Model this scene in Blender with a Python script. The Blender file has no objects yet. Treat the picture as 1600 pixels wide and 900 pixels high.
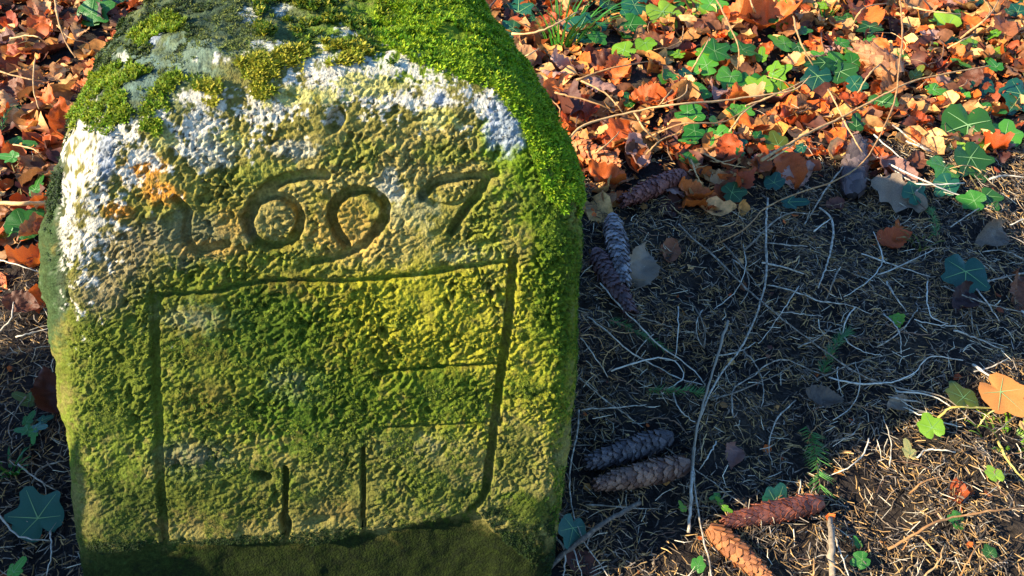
import bpy, math, random
import numpy as np
from mathutils import Vector, Matrix, Quaternion

S = bpy.context.scene
COL = S.collection
rng = np.random.default_rng(1697)
random.seed(1697)
R = math.radians

# ------------------------------------------------------------------ camera
F_PX = 1300.0
CAM = np.array([0.1048, -0.6321, 0.8027]); YAW = R(7); PITCH = R(30)
cd = bpy.data.cameras.new("camera"); co = bpy.data.objects.new("camera", cd); COL.objects.link(co)
co.location = CAM; co.rotation_euler = (R(90) - PITCH, 0, -YAW)
cd.sensor_width = 36; cd.lens = 36 * F_PX / 1600; cd.clip_start = 0.01; cd.clip_end = 500
S.camera = co
# ------------------------------------------------------------------ light
SUN_EL = R(25)
SUN_TO = np.array([-0.966, -0.259, 0.0]) * math.cos(SUN_EL) + np.array([0, 0, math.sin(SUN_EL)])
w = bpy.data.worlds.new("World"); S.world = w; w.use_nodes = True
nt = w.node_tree; bg = nt.nodes["Background"]
sky = nt.nodes.new("ShaderNodeTexSky"); sky.sky_type = 'NISHITA'; sky.sun_disc = False; sky.ozone_density = 8.0; sky.dust_density = 0.1
sky.sun_elevation = SUN_EL; sky.sun_rotation = math.atan2(SUN_TO[0], SUN_TO[1])
nt.links.new(sky.outputs[0], bg.inputs[0]); bg.inputs[1].default_value = 0.14
sl = bpy.data.lights.new("sun", 'SUN'); sl.energy = 5.0; sl.angle = R(0.6); sl.color = (1.0, 0.84, 0.60)
so = bpy.data.objects.new("sun", sl); COL.objects.link(so)
so.rotation_euler = Vector(SUN_TO).to_track_quat('Z', 'Y').to_euler(); so.location = (-3, -1, 3)
# ------------------------------------------------------------------ exposure
S.view_settings.view_transform = 'Standard'; S.view_settings.look = 'None'
S.view_settings.gamma = 1; S.view_settings.use_curve_mapping = False
S.view_settings.exposure = 1.45

# ------------------------------------------------------------------ numpy noise
_pr = np.random.default_rng(7)
_perm = _pr.permutation(256); _perm = np.concatenate([_perm, _perm, _perm])
_grad = _pr.normal(size=(256, 3)); _grad /= np.linalg.norm(_grad, axis=1)[:, None]
def perlin(P):
    P = np.asarray(P, float)
    i = np.floor(P).astype(int); f = P - i; i &= 255
    u = f * f * f * (f * (f * 6 - 15) + 10)
    out = 0
    for dx in (0, 1):
        for dy in (0, 1):
            for dz in (0, 1):
                h = _perm[_perm[_perm[(i[:, 0] + dx) & 255] + ((i[:, 1] + dy) & 255)] + ((i[:, 2] + dz) & 255)] & 255
                g = _grad[h]
                d = g[:, 0] * (f[:, 0] - dx) + g[:, 1] * (f[:, 1] - dy) + g[:, 2] * (f[:, 2] - dz)
                wx = u[:, 0] if dx else 1 - u[:, 0]; wy = u[:, 1] if dy else 1 - u[:, 1]; wz = u[:, 2] if dz else 1 - u[:, 2]
                out = out + d * wx * wy * wz
    return out * 1.5
def fbm(P, o=4, g=0.5):
    s = 0; a = 1.0; P = np.asarray(P, float)
    for k in range(o):
        s = s + a * perlin(P + k * 17.3); P = P * 2.03; a *= g
    return s
def sstep(a, b, x):
    t = np.clip((x - a) / (b - a), 0, 1); return t * t * (3 - 2 * t)
def lin(r, g, b):
    c = np.array([r, g, b]) / 255.0
    return np.where(c <= 0.04045, c / 12.92, ((c + 0.055) / 1.055) ** 2.4)

# ------------------------------------------------------------------ pixel <-> place
cy_, sy_, cp_, sp_ = math.cos(YAW), math.sin(YAW), math.cos(PITCH), math.sin(PITCH)
CF = np.array([sy_ * cp_, cy_ * cp_, -sp_]); CR = np.array([cy_, -sy_, 0]); CU = np.cross(CR, CF)
def to_px(P):
    d = np.atleast_2d(P) - CAM; z = d @ CF
    return np.stack([800 + F_PX * (d @ CR) / z, 450 - F_PX * (d @ CU) / z], -1), z
def ray(x, y):
    return CF + CR * (x - 800) / F_PX + CU * (450 - y) / F_PX
SLOPE = math.tan(R(15.5))
def gz(x, y):
    x = np.atleast_1d(np.asarray(x, float)); y = np.atleast_1d(np.asarray(y, float))
    P = np.stack([x, y, 0 * x], -1)
    far = np.clip(1 - (np.abs(x) + np.abs(y) - 5) / 8, 0.0, 1)
    z = np.where(y > 12, SLOPE * 12 + (y - 12) * 0.12, SLOPE * y)
    z = np.where(y < -3, -3 * SLOPE + (y + 3) * 0.1, z)
    return z + 0.030 * fbm(P * 3.1 + 3.3, 2) * (0.3 + 0.7 * far) + 0.012 * fbm(P * 13 + 9.1, 2) * far
def ground(x, y):
    """point where the sight line of a pixel meets the ground"""
    d = ray(x, y); t = np.linspace(0.5, 5, 900)
    Q = CAM + t[:, None] * d; h = Q[:, 2] - gz(Q[:, 0], Q[:, 1])
    k = int(np.argmax(h < 0)); k = max(k, 1)
    a = h[k - 1] / (h[k - 1] - h[k] + 1e-12)
    return Q[k - 1] + a * (Q[k] - Q[k - 1])
def px_m(P):   # pixels of the photograph per metre at a point
    return F_PX / ((np.asarray(P) - CAM) @ CF)
def gnormal(x, y):
    e = 0.03
    a, b, c, d = gz([x + e, x - e, x, x], [y, y, y + e, y - e])
    n = np.array([-(a - b) / (2 * e), -(c - d) / (2 * e), 1]); return n / np.linalg.norm(n)

# ------------------------------------------------------------------ mesh helpers
def mesh(name, V, Fc, mats, smooth=True, col=None, mi=None, uv=None):
    me = bpy.data.meshes.new(name)
    V = np.asarray(V, np.float32)
    if isinstance(Fc, np.ndarray):
        n, k = Fc.shape
        me.vertices.add(len(V)); me.vertices.foreach_set("co", V.ravel())
        me.loops.add(n * k); me.loops.foreach_set("vertex_index", Fc.astype(np.int32).ravel())
        me.polygons.add(n); me.polygons.foreach_set("loop_start", np.arange(0, n * k, k, dtype=np.int32))
        me.update(calc_edges=True)
    else:
        me.from_pydata(V.tolist(), [], Fc); me.update()
    for m in (mats if isinstance(mats, (list, tuple)) else [mats]): me.materials.append(m)
    if mi is not None: me.polygons.foreach_set("material_index", np.asarray(mi, np.int32))
    me.polygons.foreach_set("use_smooth", np.full(len(me.polygons), smooth))
    if col is not None:
        a = me.color_attributes.new("Col", 'FLOAT_COLOR', 'POINT')
        c = np.ones((len(V), 4), np.float32); c[:, :3] = col; a.data.foreach_set("color", c.ravel())
    if uv is not None:
        l = me.uv_layers.new(name="UVMap")
        vi = np.zeros(len(me.loops), np.int32); me.loops.foreach_get("vertex_index", vi)
        l.data.foreach_set("uv", np.asarray(uv, np.float32)[vi].ravel())
    return me
def obj(name, me, parent=None, loc=None, M=None, label=None, cat=None, group=None, kind=None):
    o = bpy.data.objects.new(name, me); COL.objects.link(o)
    if parent: o.parent = parent
    if loc is not None: o.location = loc
    if M is not None: o.matrix_basis = M
    if label: o["label"] = label
    if cat: o["category"] = cat
    if group: o["group"] = group
    if kind: o["kind"] = kind
    return o
def join(parts):
    """parts: list of (V, F(list of arrays with same k), col) -> V, F, col"""
    V = []; Fs = []; C = []; n = 0
    for v, f, c in parts:
        V.append(v); Fs.append(f + n); n += len(v)
        C.append(np.broadcast_to(c, (len(v), 3)))
    return np.concatenate(V), np.concatenate(Fs), np.concatenate(C)
def instance_many(v0, f0, Rm, T, sc, cols):
    """stack N transformed copies of a tiny mesh; Rm (N,3,3), T (N,3), sc (N,)|(N,3)"""
    N = len(T); sc = np.asarray(sc); sc = sc[:, None] if sc.ndim == 1 else sc
    V = np.einsum('nij,nkj->nki', Rm, v0[None] * sc[:, None, :]) + T[:, None, :]
    Fc = f0[None] + (np.arange(N) * len(v0))[:, None, None]
    return V.reshape(-1, 3), Fc.reshape(-1, f0.shape[1]), np.repeat(cols, len(v0), 0)
def frames(nrm, ang, tilt=None):
    """rotation matrices with local z near nrm, spun by ang"""
    n = nrm / np.linalg.norm(nrm, axis=1)[:, None]
    a = np.where(np.abs(n[:, 2:3]) < 0.9, np.array([[0, 0, 1.0]]), np.array([[1.0, 0, 0]]))
    x = np.cross(a, n); x /= np.linalg.norm(x, axis=1)[:, None]; y = np.cross(n, x)
    c, s = np.cos(ang)[:, None], np.sin(ang)[:, None]
    return np.stack([x * c + y * s, -x * s + y * c, n], -1)
def tube(path, rad, sides=6, cap=True):
    P = np.asarray(path, float); n = len(P); rad = np.broadcast_to(rad, n)
    T = np.gradient(P, axis=0); T /= np.linalg.norm(T, axis=1)[:, None] + 1e-12
    up = np.array([0, 0, 1.0]) if abs(T[0, 2]) < .8 else np.array([1.0, 0, 0])
    X = np.cross(T, up); X /= np.linalg.norm(X, axis=1)[:, None] + 1e-12; Y = np.cross(X, T)
    a = np.linspace(0, 2 * np.pi, sides, endpoint=False)
    V = P[:, None] + rad[:, None, None] * (np.cos(a)[None, :, None] * X[:, None] + np.sin(a)[None, :, None] * Y[:, None])
    V = V.reshape(-1, 3); Fc = []
    for i in range(n - 1):
        for j in range(sides):
            k = (j + 1) % sides
            Fc.append((i * sides + j, i * sides + k, (i + 1) * sides + k, (i + 1) * sides + j))
    if cap:
        V = np.concatenate([V, P[:1], P[-1:]]); m = n * sides
        for j in range(sides):
            k = (j + 1) % sides
            Fc.append((m, k, j, j)); Fc.append((m + 1, (n - 1) * sides + j, (n - 1) * sides + k, (n - 1) * sides + k))
        Fc = [tuple(dict.fromkeys(q)) for q in Fc]
    return V, Fc
def smooth_path(P, n):
    P = np.asarray(P, float)
    if len(P) == 2: P = np.stack([P[0], (P[0] + P[1]) / 2, P[1]])
    t = np.concatenate([[0], np.cumsum(np.linalg.norm(np.diff(P, axis=0), axis=1))]); t /= t[-1]
    s = np.linspace(0, 1, n); out = np.zeros((n, P.shape[1]))
    m = np.gradient(P, t, axis=0)
    for i, q in enumerate(s):
        k = min(max(int(np.searchsorted(t, q, 'right')) - 1, 0), len(t) - 2)
        h = t[k + 1] - t[k]; u = (q - t[k]) / h
        out[i] = ((2*u**3-3*u**2+1) * P[k] + (u**3-2*u**2+u) * h * m[k] + (-2*u**3+3*u**2) * P[k+1] + (u**3-u**2) * h * m[k+1])
    return out

# ------------------------------------------------------------------ materials
def new_mat(name):
    m = bpy.data.materials.new(name); m.use_nodes = True
    return m, m.node_tree.nodes, m.node_tree.links, m.node_tree.nodes["Principled BSDF"]
def mat_attr(name, rough=0.85, spec=0.3, nscale=220, namt=0.35, bump=0.3, bscale=600, transl=0.0, bdist=0.0008):
    m, N, L, b = new_mat(name)
    at = N.new("ShaderNodeAttribute"); at.attribute_name = "Col"
    tc = N.new("ShaderNodeTexCoord")
    no = N.new("ShaderNodeTexNoise"); no.inputs["Scale"].default_value = nscale; no.inputs["Detail"].default_value = 5
    L.new(tc.outputs["Object"], no.inputs["Vector"])
    mr = N.new("ShaderNodeMapRange"); mr.inputs["From Min"].default_value = .3; mr.inputs["From Max"].default_value = .7
    mr.inputs["To Min"].default_value = 1 - namt; mr.inputs["To Max"].default_value = 1 + namt
    L.new(no.outputs["Fac"], mr.inputs["Value"])
    mx = N.new("ShaderNodeVectorMath"); mx.operation = 'SCALE'
    L.new(at.outputs["Color"], mx.inputs[0]); L.new(mr.outputs[0], mx.inputs["Scale"])
    L.new(mx.outputs[0], b.inputs["Base Color"])
    b.inputs["Roughness"].default_value = rough; b.inputs["Specular IOR Level"].default_value = spec
    if bump:
        n2 = N.new("ShaderNodeTexNoise"); n2.inputs["Scale"].default_value = bscale; n2.inputs["Detail"].default_value = 4
        L.new(tc.outputs["Object"], n2.inputs["Vector"])
        bp = N.new("ShaderNodeBump"); bp.inputs["Strength"].default_value = bump; bp.inputs["Distance"].default_value = bdist
        L.new(n2.outputs["Fac"], bp.inputs["Height"]); L.new(bp.outputs[0], b.inputs["Normal"])
    if transl:
        t = N.new("ShaderNodeBsdfTranslucent"); L.new(mx.outputs[0], t.inputs[0])
        ms = N.new("ShaderNodeMixShader"); ms.inputs[0].default_value = transl
        L.new(b.outputs[0], ms.inputs[1]); L.new(t.outputs[0], ms.inputs[2])
        L.new(ms.outputs[0], N["Material Output"].inputs[0])
    return m
def mat_leaf(name, c1, c2, rough=0.5, transl=0.25, vscale=None, spec=0.4, var=0.35):
    """two-tone blotched leaf with fine vein relief, varied object by object"""
    m, N, L, b = new_mat(name)
    tc = N.new("ShaderNodeTexCoord"); oi = N.new("ShaderNodeObjectInfo")
    no = N.new("ShaderNodeTexNoise"); no.inputs["Scale"].default_value = 70; no.inputs["Detail"].default_value = 6
    no.noise_dimensions = '4D'
    w_ = N.new("ShaderNodeMath"); w_.operation = 'MULTIPLY'; w_.inputs[1].default_value = 50
    L.new(oi.outputs["Random"], w_.inputs[0]); L.new(w_.outputs[0], no.inputs["W"])
    L.new(tc.outputs["Object"], no.inputs["Vector"])
    ad = N.new("ShaderNodeMath"); ad.operation = 'MULTIPLY_ADD'; ad.inputs[1].default_value = 0.7; ad.inputs[2].default_value = -0.35
    L.new(oi.outputs["Random"], ad.inputs[0])
    a2 = N.new("ShaderNodeMath"); a2.operation = 'ADD'; L.new(no.outputs["Fac"], a2.inputs[0]); L.new(ad.outputs[0], a2.inputs[1])
    rp = N.new("ShaderNodeValToRGB"); rp.color_ramp.elements[0].position = .25; rp.color_ramp.elements[1].position = .75
    rp.color_ramp.elements[0].color = (*c1, 1); rp.color_ramp.elements[1].color = (*c2, 1)
    L.new(a2.outputs[0], rp.inputs[0])
    # small dark spots
    n3 = N.new("ShaderNodeTexNoise"); n3.inputs["Scale"].default_value = 320; n3.inputs["Detail"].default_value = 3
    L.new(tc.outputs["Object"], n3.inputs["Vector"])
    mr = N.new("ShaderNodeMapRange"); mr.inputs["From Min"].default_value = .35; mr.inputs["From Max"].default_value = .6
    mr.inputs["To Min"].default_value = 1 - var; mr.inputs["To Max"].default_value = 1.1
    L.new(n3.outputs["Fac"], mr.inputs["Value"])
    sc = N.new("ShaderNodeVectorMath"); sc.operation = 'SCALE'; L.new(rp.outputs[0], sc.inputs[0]); L.new(mr.outputs[0], sc.inputs["Scale"])
    L.new(sc.outputs[0], b.inputs["Base Color"])
    b.inputs["Roughness"].default_value = rough; b.inputs["Specular IOR Level"].default_value = spec
    bp = N.new("ShaderNodeBump"); bp.inputs["Strength"].default_value = .4; bp.inputs["Distance"].default_value = .0008
    L.new(n3.outputs["Fac"], bp.inputs["Height"]); L.new(bp.outputs[0], b.inputs["Normal"])
    t = N.new("ShaderNodeBsdfTranslucent"); L.new(sc.outputs[0], t.inputs[0])
    ms = N.new("ShaderNodeMixShader"); ms.inputs[0].default_value = transl
    L.new(b.outputs[0], ms.inputs[1]); L.new(t.outputs[0], ms.inputs[2]); L.new(ms.outputs[0], N["Material Output"].inputs[0])
    return m
def mat_bark(name, c1, c2, scale=160, rough=.8):
    m, N, L, b = new_mat(name)
    tc = N.new("ShaderNodeTexCoord"); no = N.new("ShaderNodeTexNoise"); no.inputs["Scale"].default_value = scale; no.inputs["Detail"].default_value = 6
    oi = N.new("ShaderNodeObjectInfo")
    L.new(tc.outputs["Object"], no.inputs["Vector"])
    a = N.new("ShaderNodeMath"); a.operation = 'MULTIPLY_ADD'; a.inputs[1].default_value = .5; a.inputs[2].default_value = -.25
    L.new(oi.outputs["Random"], a.inputs[0])
    a2 = N.new("ShaderNodeMath"); a2.operation = 'ADD'; L.new(no.outputs["Fac"], a2.inputs[0]); L.new(a.outputs[0], a2.inputs[1])
    rp = N.new("ShaderNodeValToRGB"); rp.color_ramp.elements[0].position = .3; rp.color_ramp.elements[1].position = .7
    rp.color_ramp.elements[0].color = (*c1, 1); rp.color_ramp.elements[1].color = (*c2, 1)
    L.new(a2.outputs[0], rp.inputs[0]); L.new(rp.outputs[0], b.inputs["Base Color"])
    b.inputs["Roughness"].default_value = rough
    bp = N.new("ShaderNodeBump"); bp.inputs["Strength"].default_value = .6; bp.inputs["Distance"].default_value = .0008
    L.new(no.outputs["Fac"], bp.inputs["Height"]); L.new(bp.outputs[0], b.inputs["Normal"])
    return m

# ================================================================== GROUND
def axis(lo, hi, a, b, step):
    core = np.arange(a, b, step)
    L_ = a - np.geomspace(step * 1.5, a - lo, 26)[::-1]; H_ = b + np.geomspace(step * 1.0, hi - b, 26)
    return np.concatenate([L_, core, H_])
gx = axis(-40, 40, -1.3, 2.2, 0.012); gy = axis(-30, 60, -0.7, 2.1, 0.012)
GX, GY = np.meshgrid(gx, gy); GZ = gz(GX.ravel(), GY.ravel())
P3 = np.stack([GX.ravel(), GY.ravel(), GZ], -1)
near = (np.abs(P3[:, 0] - .4) < 2.2) & (np.abs(P3[:, 1] - .7) < 1.8)
P3[:, 2] += np.where(near, 0.004 * fbm(P3 * 40, 3), 0) - 0.004
nx, ny = len(gx), len(gy)
ii = (np.arange(ny - 1)[:, None] * nx + np.arange(nx - 1)[None]).ravel()
GF = np.stack([ii, ii + 1, ii + 1 + nx, ii + nx], -1)
nz = fbm(P3 * np.array([9, 9, 9]) + 5, 4)[:, None]; nz2 = fbm(P3 * 55, 3)[:, None]
gc = lin(40, 35, 32) * (1 + .5 * np.clip(nz2, -1, 1)) + np.clip(nz, 0, 1) * (lin(76, 66, 54) - lin(40, 36, 34)) * .9
M_soil = mat_attr("soil", rough=.95, spec=.15, nscale=150, namt=.5, bump=.8, bscale=350, bdist=.003)
obj("ground", mesh("ground", P3, GF, M_soil, True, np.clip(gc, .005, 1)), kind="structure", label="dark forest soil sloping up behind the stone", cat="ground")

# ================================================================== BOUNDARY STONE
LEAN = R(10); sL, cL = math.sin(LEAN), math.cos(LEAN)
W2, DEP, HT, BOT = 0.2545, 0.50, 0.632, -0.14
def face_xy(px, py):
    d = ray(px, py); n = np.array([0, cL, -sL]); t = -(CAM @ n) / (d @ n); Q = CAM + t * d
    return np.array([Q[0], Q[2] / cL])
def build_stone():
    nX, nZ, nY = 420, 610, 140
    # graded depth steps so the visible front corner and top stay fine
    u = np.linspace(0, 1, nX + 1) * 2 - 1; v = np.linspace(0, 1, nZ + 1); t = np.linspace(0, 1, nY + 1)
    X = u * W2; Z = BOT + v * (HT - BOT); Y = t * DEP
    def grid(A, B, fn):
        a, b = np.meshgrid(A, B); P = fn(a.ravel(), b.ravel()); n = len(A); m = len(B)
        i = (np.arange(m - 1)[:, None] * n + np.arange(n - 1)[None]).ravel()
        return P, np.stack([i, i + 1, i + 1 + n, i + n], -1)
    o = np.ones
    G = [grid(X, Z, lambda a, b: np.stack([a, 0 * a, b], -1)),
         grid(X, Y, lambda a, b: np.stack([a, b, HT * o(len(a))], -1)),
         grid(Y, Z, lambda a, b: np.stack([W2 * o(len(a)), a, b], -1)),
         grid(Y[::-1], Z, lambda a, b: np.stack([-W2 * o(len(a)), a, b], -1))]
    gb = grid(X[::-5], Z[::5], lambda a, b: np.stack([a, DEP * o(len(a)), b], -1))
    V = []; Fc = []; n = 0
    for p, f in G: V.append(p); Fc.append(f + n); n += len(p)
    V = np.concatenate(V); Fc = np.concatenate(Fc)
    key = np.round(V * 1e5).astype(np.int64); _, first, inv = np.unique(key, axis=0, return_index=True, return_inverse=True)
    inv = inv.ravel(); V = V[first]; Fc = inv[Fc]
    nb = len(V); V = np.concatenate([V, gb[0]]); Fc = np.concatenate([Fc, gb[1] + nb])
    # rounded box
    r = np.array([0.036, 0.036, 0.05])
    lo = np.array([-W2, 0, BOT]) + r; hi = np.array([W2, DEP, HT]) - r; lo[2] = BOT - 1
    q = np.clip(V, lo, hi); d = (V - q) / r; ln = np.maximum(np.linalg.norm(d, axis=1), 1e-9)[:, None]
    mx = np.max(np.abs(d), axis=1)[:, None]
    V = q + d / ln * r * np.minimum(1, mx)
    x, y, z = V.T
    k = np.clip((z - .12) / (HT - .12), 0, 1) ** 2.2
    ax = np.abs(x) / W2
    drop = .165 * ax ** 3.3 * (1 - np.where(x < 0, .44, -.18) * sstep(.02, .22, y)) + .07 * np.clip(y / DEP, 0, 1) ** 3 - .05 * sstep(0, .3, y)
    drop += .012 * np.sin(x * 14 + 1) 
    z = z - drop * k
    x = x * np.where(x < 0, 1 + (.03 + .085 * sstep(.22, .42, z)) * sstep(0, .06, y) - .26 * np.clip(y / DEP, 0, 1) ** 1.5, 1 + .03 * sstep(0, .1, y) - .34 * np.clip(y / DEP, 0, 1) ** 1.5)
    x = x * (1 + .02 * np.sin(z * 9))
    S_ = z.copy()
    x = x + 0.10 * (z - .27)
    V = np.stack([x, y * cL + z * sL, -y * sL * .15 + z * cL], -1)
    # vertex normals
    def normals(V):
        a, b, c, e = V[Fc[:, 0]], V[Fc[:, 1]], V[Fc[:, 2]], V[Fc[:, 3]]
        fn = np.cross(c - a, e - b); N = np.zeros_like(V)
        for j in range(4): np.add.at(N, Fc[:, j], fn)
        return N / np.maximum(np.linalg.norm(N, axis=1), 1e-12)[:, None]
    N = normals(V)
    return V, Fc, N, np.stack([x, S_], -1), y
SV, SF, SN, SXS, SY = build_stone()
FRONT = sstep(.55, .9, SN @ np.array([0, -cL, sL])) * (SY < .04)
SPX, _ = to_px(SV)

def seg_dist(P, path):
    path = np.asarray(path, float); best = np.full(len(P), 9.0)
    lo, hi = path.min(0) - .05, path.max(0) + .05
    idx = np.where(np.all((P > lo) & (P < hi), axis=1))[0]; Q = P[idx]; b = best[idx]
    for a, c in zip(path[:-1], path[1:]):
        ab = c - a; t = np.clip(((Q - a) @ ab) / (ab @ ab + 1e-12), 0, 1)
        b = np.minimum(b, np.linalg.norm(Q - a - t[:, None] * ab, axis=1))
    best[idx] = b; return best
def fpath(pts, n=None):
    P = np.array([face_xy(*p) for p in pts])
    return smooth_path(P, n) if n else P
MMPX = 0.00062
front_i = np.where(FRONT > 0.01)[0]
XF = SXS[front_i]
wob = np.stack([fbm(np.c_[XF * 90, 0 * XF[:, :1]], 2), fbm(np.c_[XF * 90 + 40, 0 * XF[:, :1]], 2)], -1) * .0013
XW = XF + wob
carve = np.zeros(len(front_i))
def groove(pts, wpx, depth, n=None, soft=.72):
    global carve
    d = seg_dist(XW, fpath(pts, n)); hw = wpx * .90 * MMPX / 2; depth = depth * 1.2
    carve = np.maximum(carve, depth * (1 - sstep(hw * soft, hw * 1.15, d)))
# the year, cut one numeral after the other
groove([(277, 311), (292, 330), (290, 355), (293, 378), (307, 392), (330, 391), (352, 383)], 16, .0105, 40)
groove([(262, 350), (276, 335), (284, 360)], 24, .004, 14, .2)
groove([(313, 313), (324, 309)], 12, .006)
groove([(508, 277), (470, 277), (440, 284), (415, 299), (397, 320), (386, 345)], 21, 0.0142, 40)
groove([(386, 345), (392, 368), (410, 382), (434, 386), (457, 375), (468, 352), (464, 328), (449, 313), (428, 308), (408, 313)], 17, 0.0150, 60)
groove([(540, 384), (527, 365), (518, 340), (524, 318), (543, 303), (566, 299), (588, 306), (602, 322), (600, 343), (586, 365)], 18, 0.0150, 60)
groove([(586, 365), (568, 384), (540, 398), (510, 407), (486, 411)], 16, 0.0120, 30)
groove([(660, 308), (672, 292), (700, 281), (735, 279), (774, 273)], 17, 0.0135, 30)
groove([(762, 283), (748, 305), (732, 324), (716, 345), (705, 364)], 16, 0.0135, 30)
groove([(662, 312), (690, 321), (722, 315), (745, 296)], 9, .005, 20)
# frame lines of the panel
groove([(242, 463), (300, 461), (380, 446), (450, 440), (520, 441), (575, 438), (640, 432), (720, 420), (805, 408)], 11, 0.0097, 60)
groove([(803, 412), (797, 480), (787, 560), (777, 640), (766, 720), (757, 775), (735, 803)], 17, 0.0128, 60)
groove([(240, 463), (242, 540), (245, 620), (248, 700), (252, 780), (256, 848)], 15, .0060, 50)
groove([(567, 700), (568, 760), (568, 835)], 9, .010, 20)
groove([(446, 735), (446, 800), (446, 850)], 11, .011, 20)
groove([(576, 436), (566, 462), (560, 500)], 9, .003, 20)
groove([(590, 584), (680, 577), (775, 569)], 10, .009, 30, .2)
groove([(600, 670), (690, 667), (762, 660)], 10, .007, 30, .2)
groove([(580, 628), (660, 622)], 6, .002, 10, .2)
def hole(px, py, rx, ry, rot, depth):
    global carve
    c = face_xy(px, py); d = (XF + wob * .5 - c) / MMPX; a = R(rot)
    e = np.stack([d[:, 0] * math.cos(a) + d[:, 1] * math.sin(a), -d[:, 0] * math.sin(a) + d[:, 1] * math.cos(a)], -1) / np.array([rx, ry])
    carve = np.maximum(carve, depth * (1 - sstep(.55, 1.1, np.linalg.norm(e, axis=1))))
hole(409, 747, 18, 10, -28, .018); hole(446, 820, 11, 26, 0, .022); hole(498, 815, 26, 12, 0, .008)
hole(525, 188, 13, 21, -30, .016); hole(548, 213, 6, 6, 0, .008); hole(270, 242, 7, 10, 0, .006)
hole(506, 652, 9, 8, 0, .006); hole(318, 311, 10, 6, 0, .006); hole(780, 822, 16, 7, 10, .006)
# below the panel the stone steps back under a broken ledge
low = np.array([face_xy(*p) for p in [(60, 870), (200, 862), (258, 850), (320, 853), (400, 850), (446, 846), (490, 854), (530, 844), (570, 834), (640, 822), (700, 809), (742, 800), (770, 830), (830, 880), (1000, 930)]])
edge = np.interp(XF[:, 0], low[:, 0], low[:, 1]) + .003 * fbm(np.c_[XF * 120, 0 * XF[:, :1]], 2)
fade = sstep(-.265, -.19, XF[:, 0]) * (1 - sstep(.12, .21, XF[:, 0]))
carve = np.maximum(carve, (.013 * (1 - sstep(-.004, .001, XF[:, 1] - edge))) * (.25 + .75 * fade))
CARVE = np.zeros(len(SV)); CARVE[front_i] = carve * FRONT[front_i]

# tooling and weathering relief
ang = R(32); ca, sa = math.cos(ang), math.sin(ang)
qa = np.stack([(SXS[:, 0] * ca + SXS[:, 1] * sa) * 150, (-SXS[:, 0] * sa + SXS[:, 1] * ca) * 240, SV[:, 1] * 180], -1)
qa = qa + 1.2 * np.stack([perlin(SV * 75), perlin(SV * 75 + 31), 0 * SV[:, 0]], -1)
p1 = perlin(qa); p2 = perlin(qa * 2.1 + 11.7); p3 = perlin(SV * 420 + 3); pm = fbm(SV * 22 + 6, 2)
pit = -1.5 * np.clip(.02 - p1, 0, 1) ** .8 - 1.0 * np.clip(-.08 - p2, 0, 1) ** .8 + .25 * p1 + .3 * p2 + .3 * p3
pit *= np.clip(.75 + .9 * pm, .2, 1.6)
pit -= 1.1 * sstep(.42, .62, perlin(SV * 80 + 33.37)) 
pxu, pxv = SPX[:, 0], SPX[:, 1]
toolamp = .30 + .95 * sstep(470, 250, np.abs(pxv - 480) + 0 * pxu)
toolamp = np.where(pxv < 235, np.interp(pxv, [100, 170, 235], [.35, .5, 1.1]), toolamp)
toolamp *= np.interp(pxv, [640, 720, 800, 880], [1, .85, .6, .6])
toolamp *= np.interp(pxu, [110, 240], [.45, 1])
toolamp = np.where(FRONT > .5, toolamp, toolamp * .35 * (1 - FRONT) + toolamp * FRONT)
inside = np.clip(1 - CARVE / .005, .12, 1)
rel = .0048 * fbm(SV * 13 + 2, 3) + .0018 * fbm(SV * 42 + 8, 2) + .0038 * pit * toolamp * inside + .0006 * p3 * (.4 + .6 * inside)
rel += sstep(.02, .06, SY) * (.005 * fbm(SV * 24 + 1, 3) + .0022 * fbm(SV * 110 + 4, 3))
SV2 = SV + SN * (rel - CARVE)[:, None]

# --- colour of the weathered surface: lichen, algae, bare stone and some painted shade tint
def ncol(P, s, o=4, off=0): return fbm(P * s + off, o)
nA = ncol(SV, 30, 4, 1); nB = ncol(SV, 85, 4, 5); nC = ncol(SV, 230, 3, 9); nD = ncol(SV, 12, 3, 21)
C = np.tile(lin(124, 116, 64), (len(SV), 1)) * (1 + .22 * nB + .15 * nC)[:, None]
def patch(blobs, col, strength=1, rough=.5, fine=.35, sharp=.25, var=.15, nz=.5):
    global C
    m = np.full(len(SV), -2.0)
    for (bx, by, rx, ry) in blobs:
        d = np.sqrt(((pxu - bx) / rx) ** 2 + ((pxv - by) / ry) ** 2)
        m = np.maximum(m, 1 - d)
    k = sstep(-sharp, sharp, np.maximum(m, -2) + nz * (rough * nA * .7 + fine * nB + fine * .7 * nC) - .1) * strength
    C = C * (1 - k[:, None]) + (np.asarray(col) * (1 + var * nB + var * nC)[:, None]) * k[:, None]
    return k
face_green = lin(118, 128, 38); yellow = lin(176, 166, 52); deep = lin(52, 80, 22); dark = lin(34, 46, 24)
patch([(500, 440, 420, 330)], lin(126, 120, 48), .85, .6, .5, .6)
patch([(380, 560, 250, 190), (200, 600, 140, 260)], lin(84, 102, 28), .8, 1.2, 1.0, .45, .4)
patch([(350, 520, 110, 60), (560, 520, 60, 130), (330, 620, 60, 40), (470, 450, 90, 30), (640, 560, 40, 60)], lin(104, 88, 42), .6, 1.2, 1.0, .4, .3)
patch([(300, 500, 70, 24), (660, 700, 90, 30), (460, 600, 50, 30), (720, 400, 60, 20), (640, 330, 50, 30)], lin(150, 144, 104), .6, 1.2, 1.2, .3, .3)
patch([(700, 560, 190, 170), (620, 480, 160, 90), (850, 520, 70, 220)], lin(134, 132, 34), .8, 1.2, 1.0, .45, .35)
patch([(680, 620, 110, 60), (520, 640, 140, 90), (420, 510, 120, 60)], deep, .75, 1.2, 1.1, .4, .4)
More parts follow.
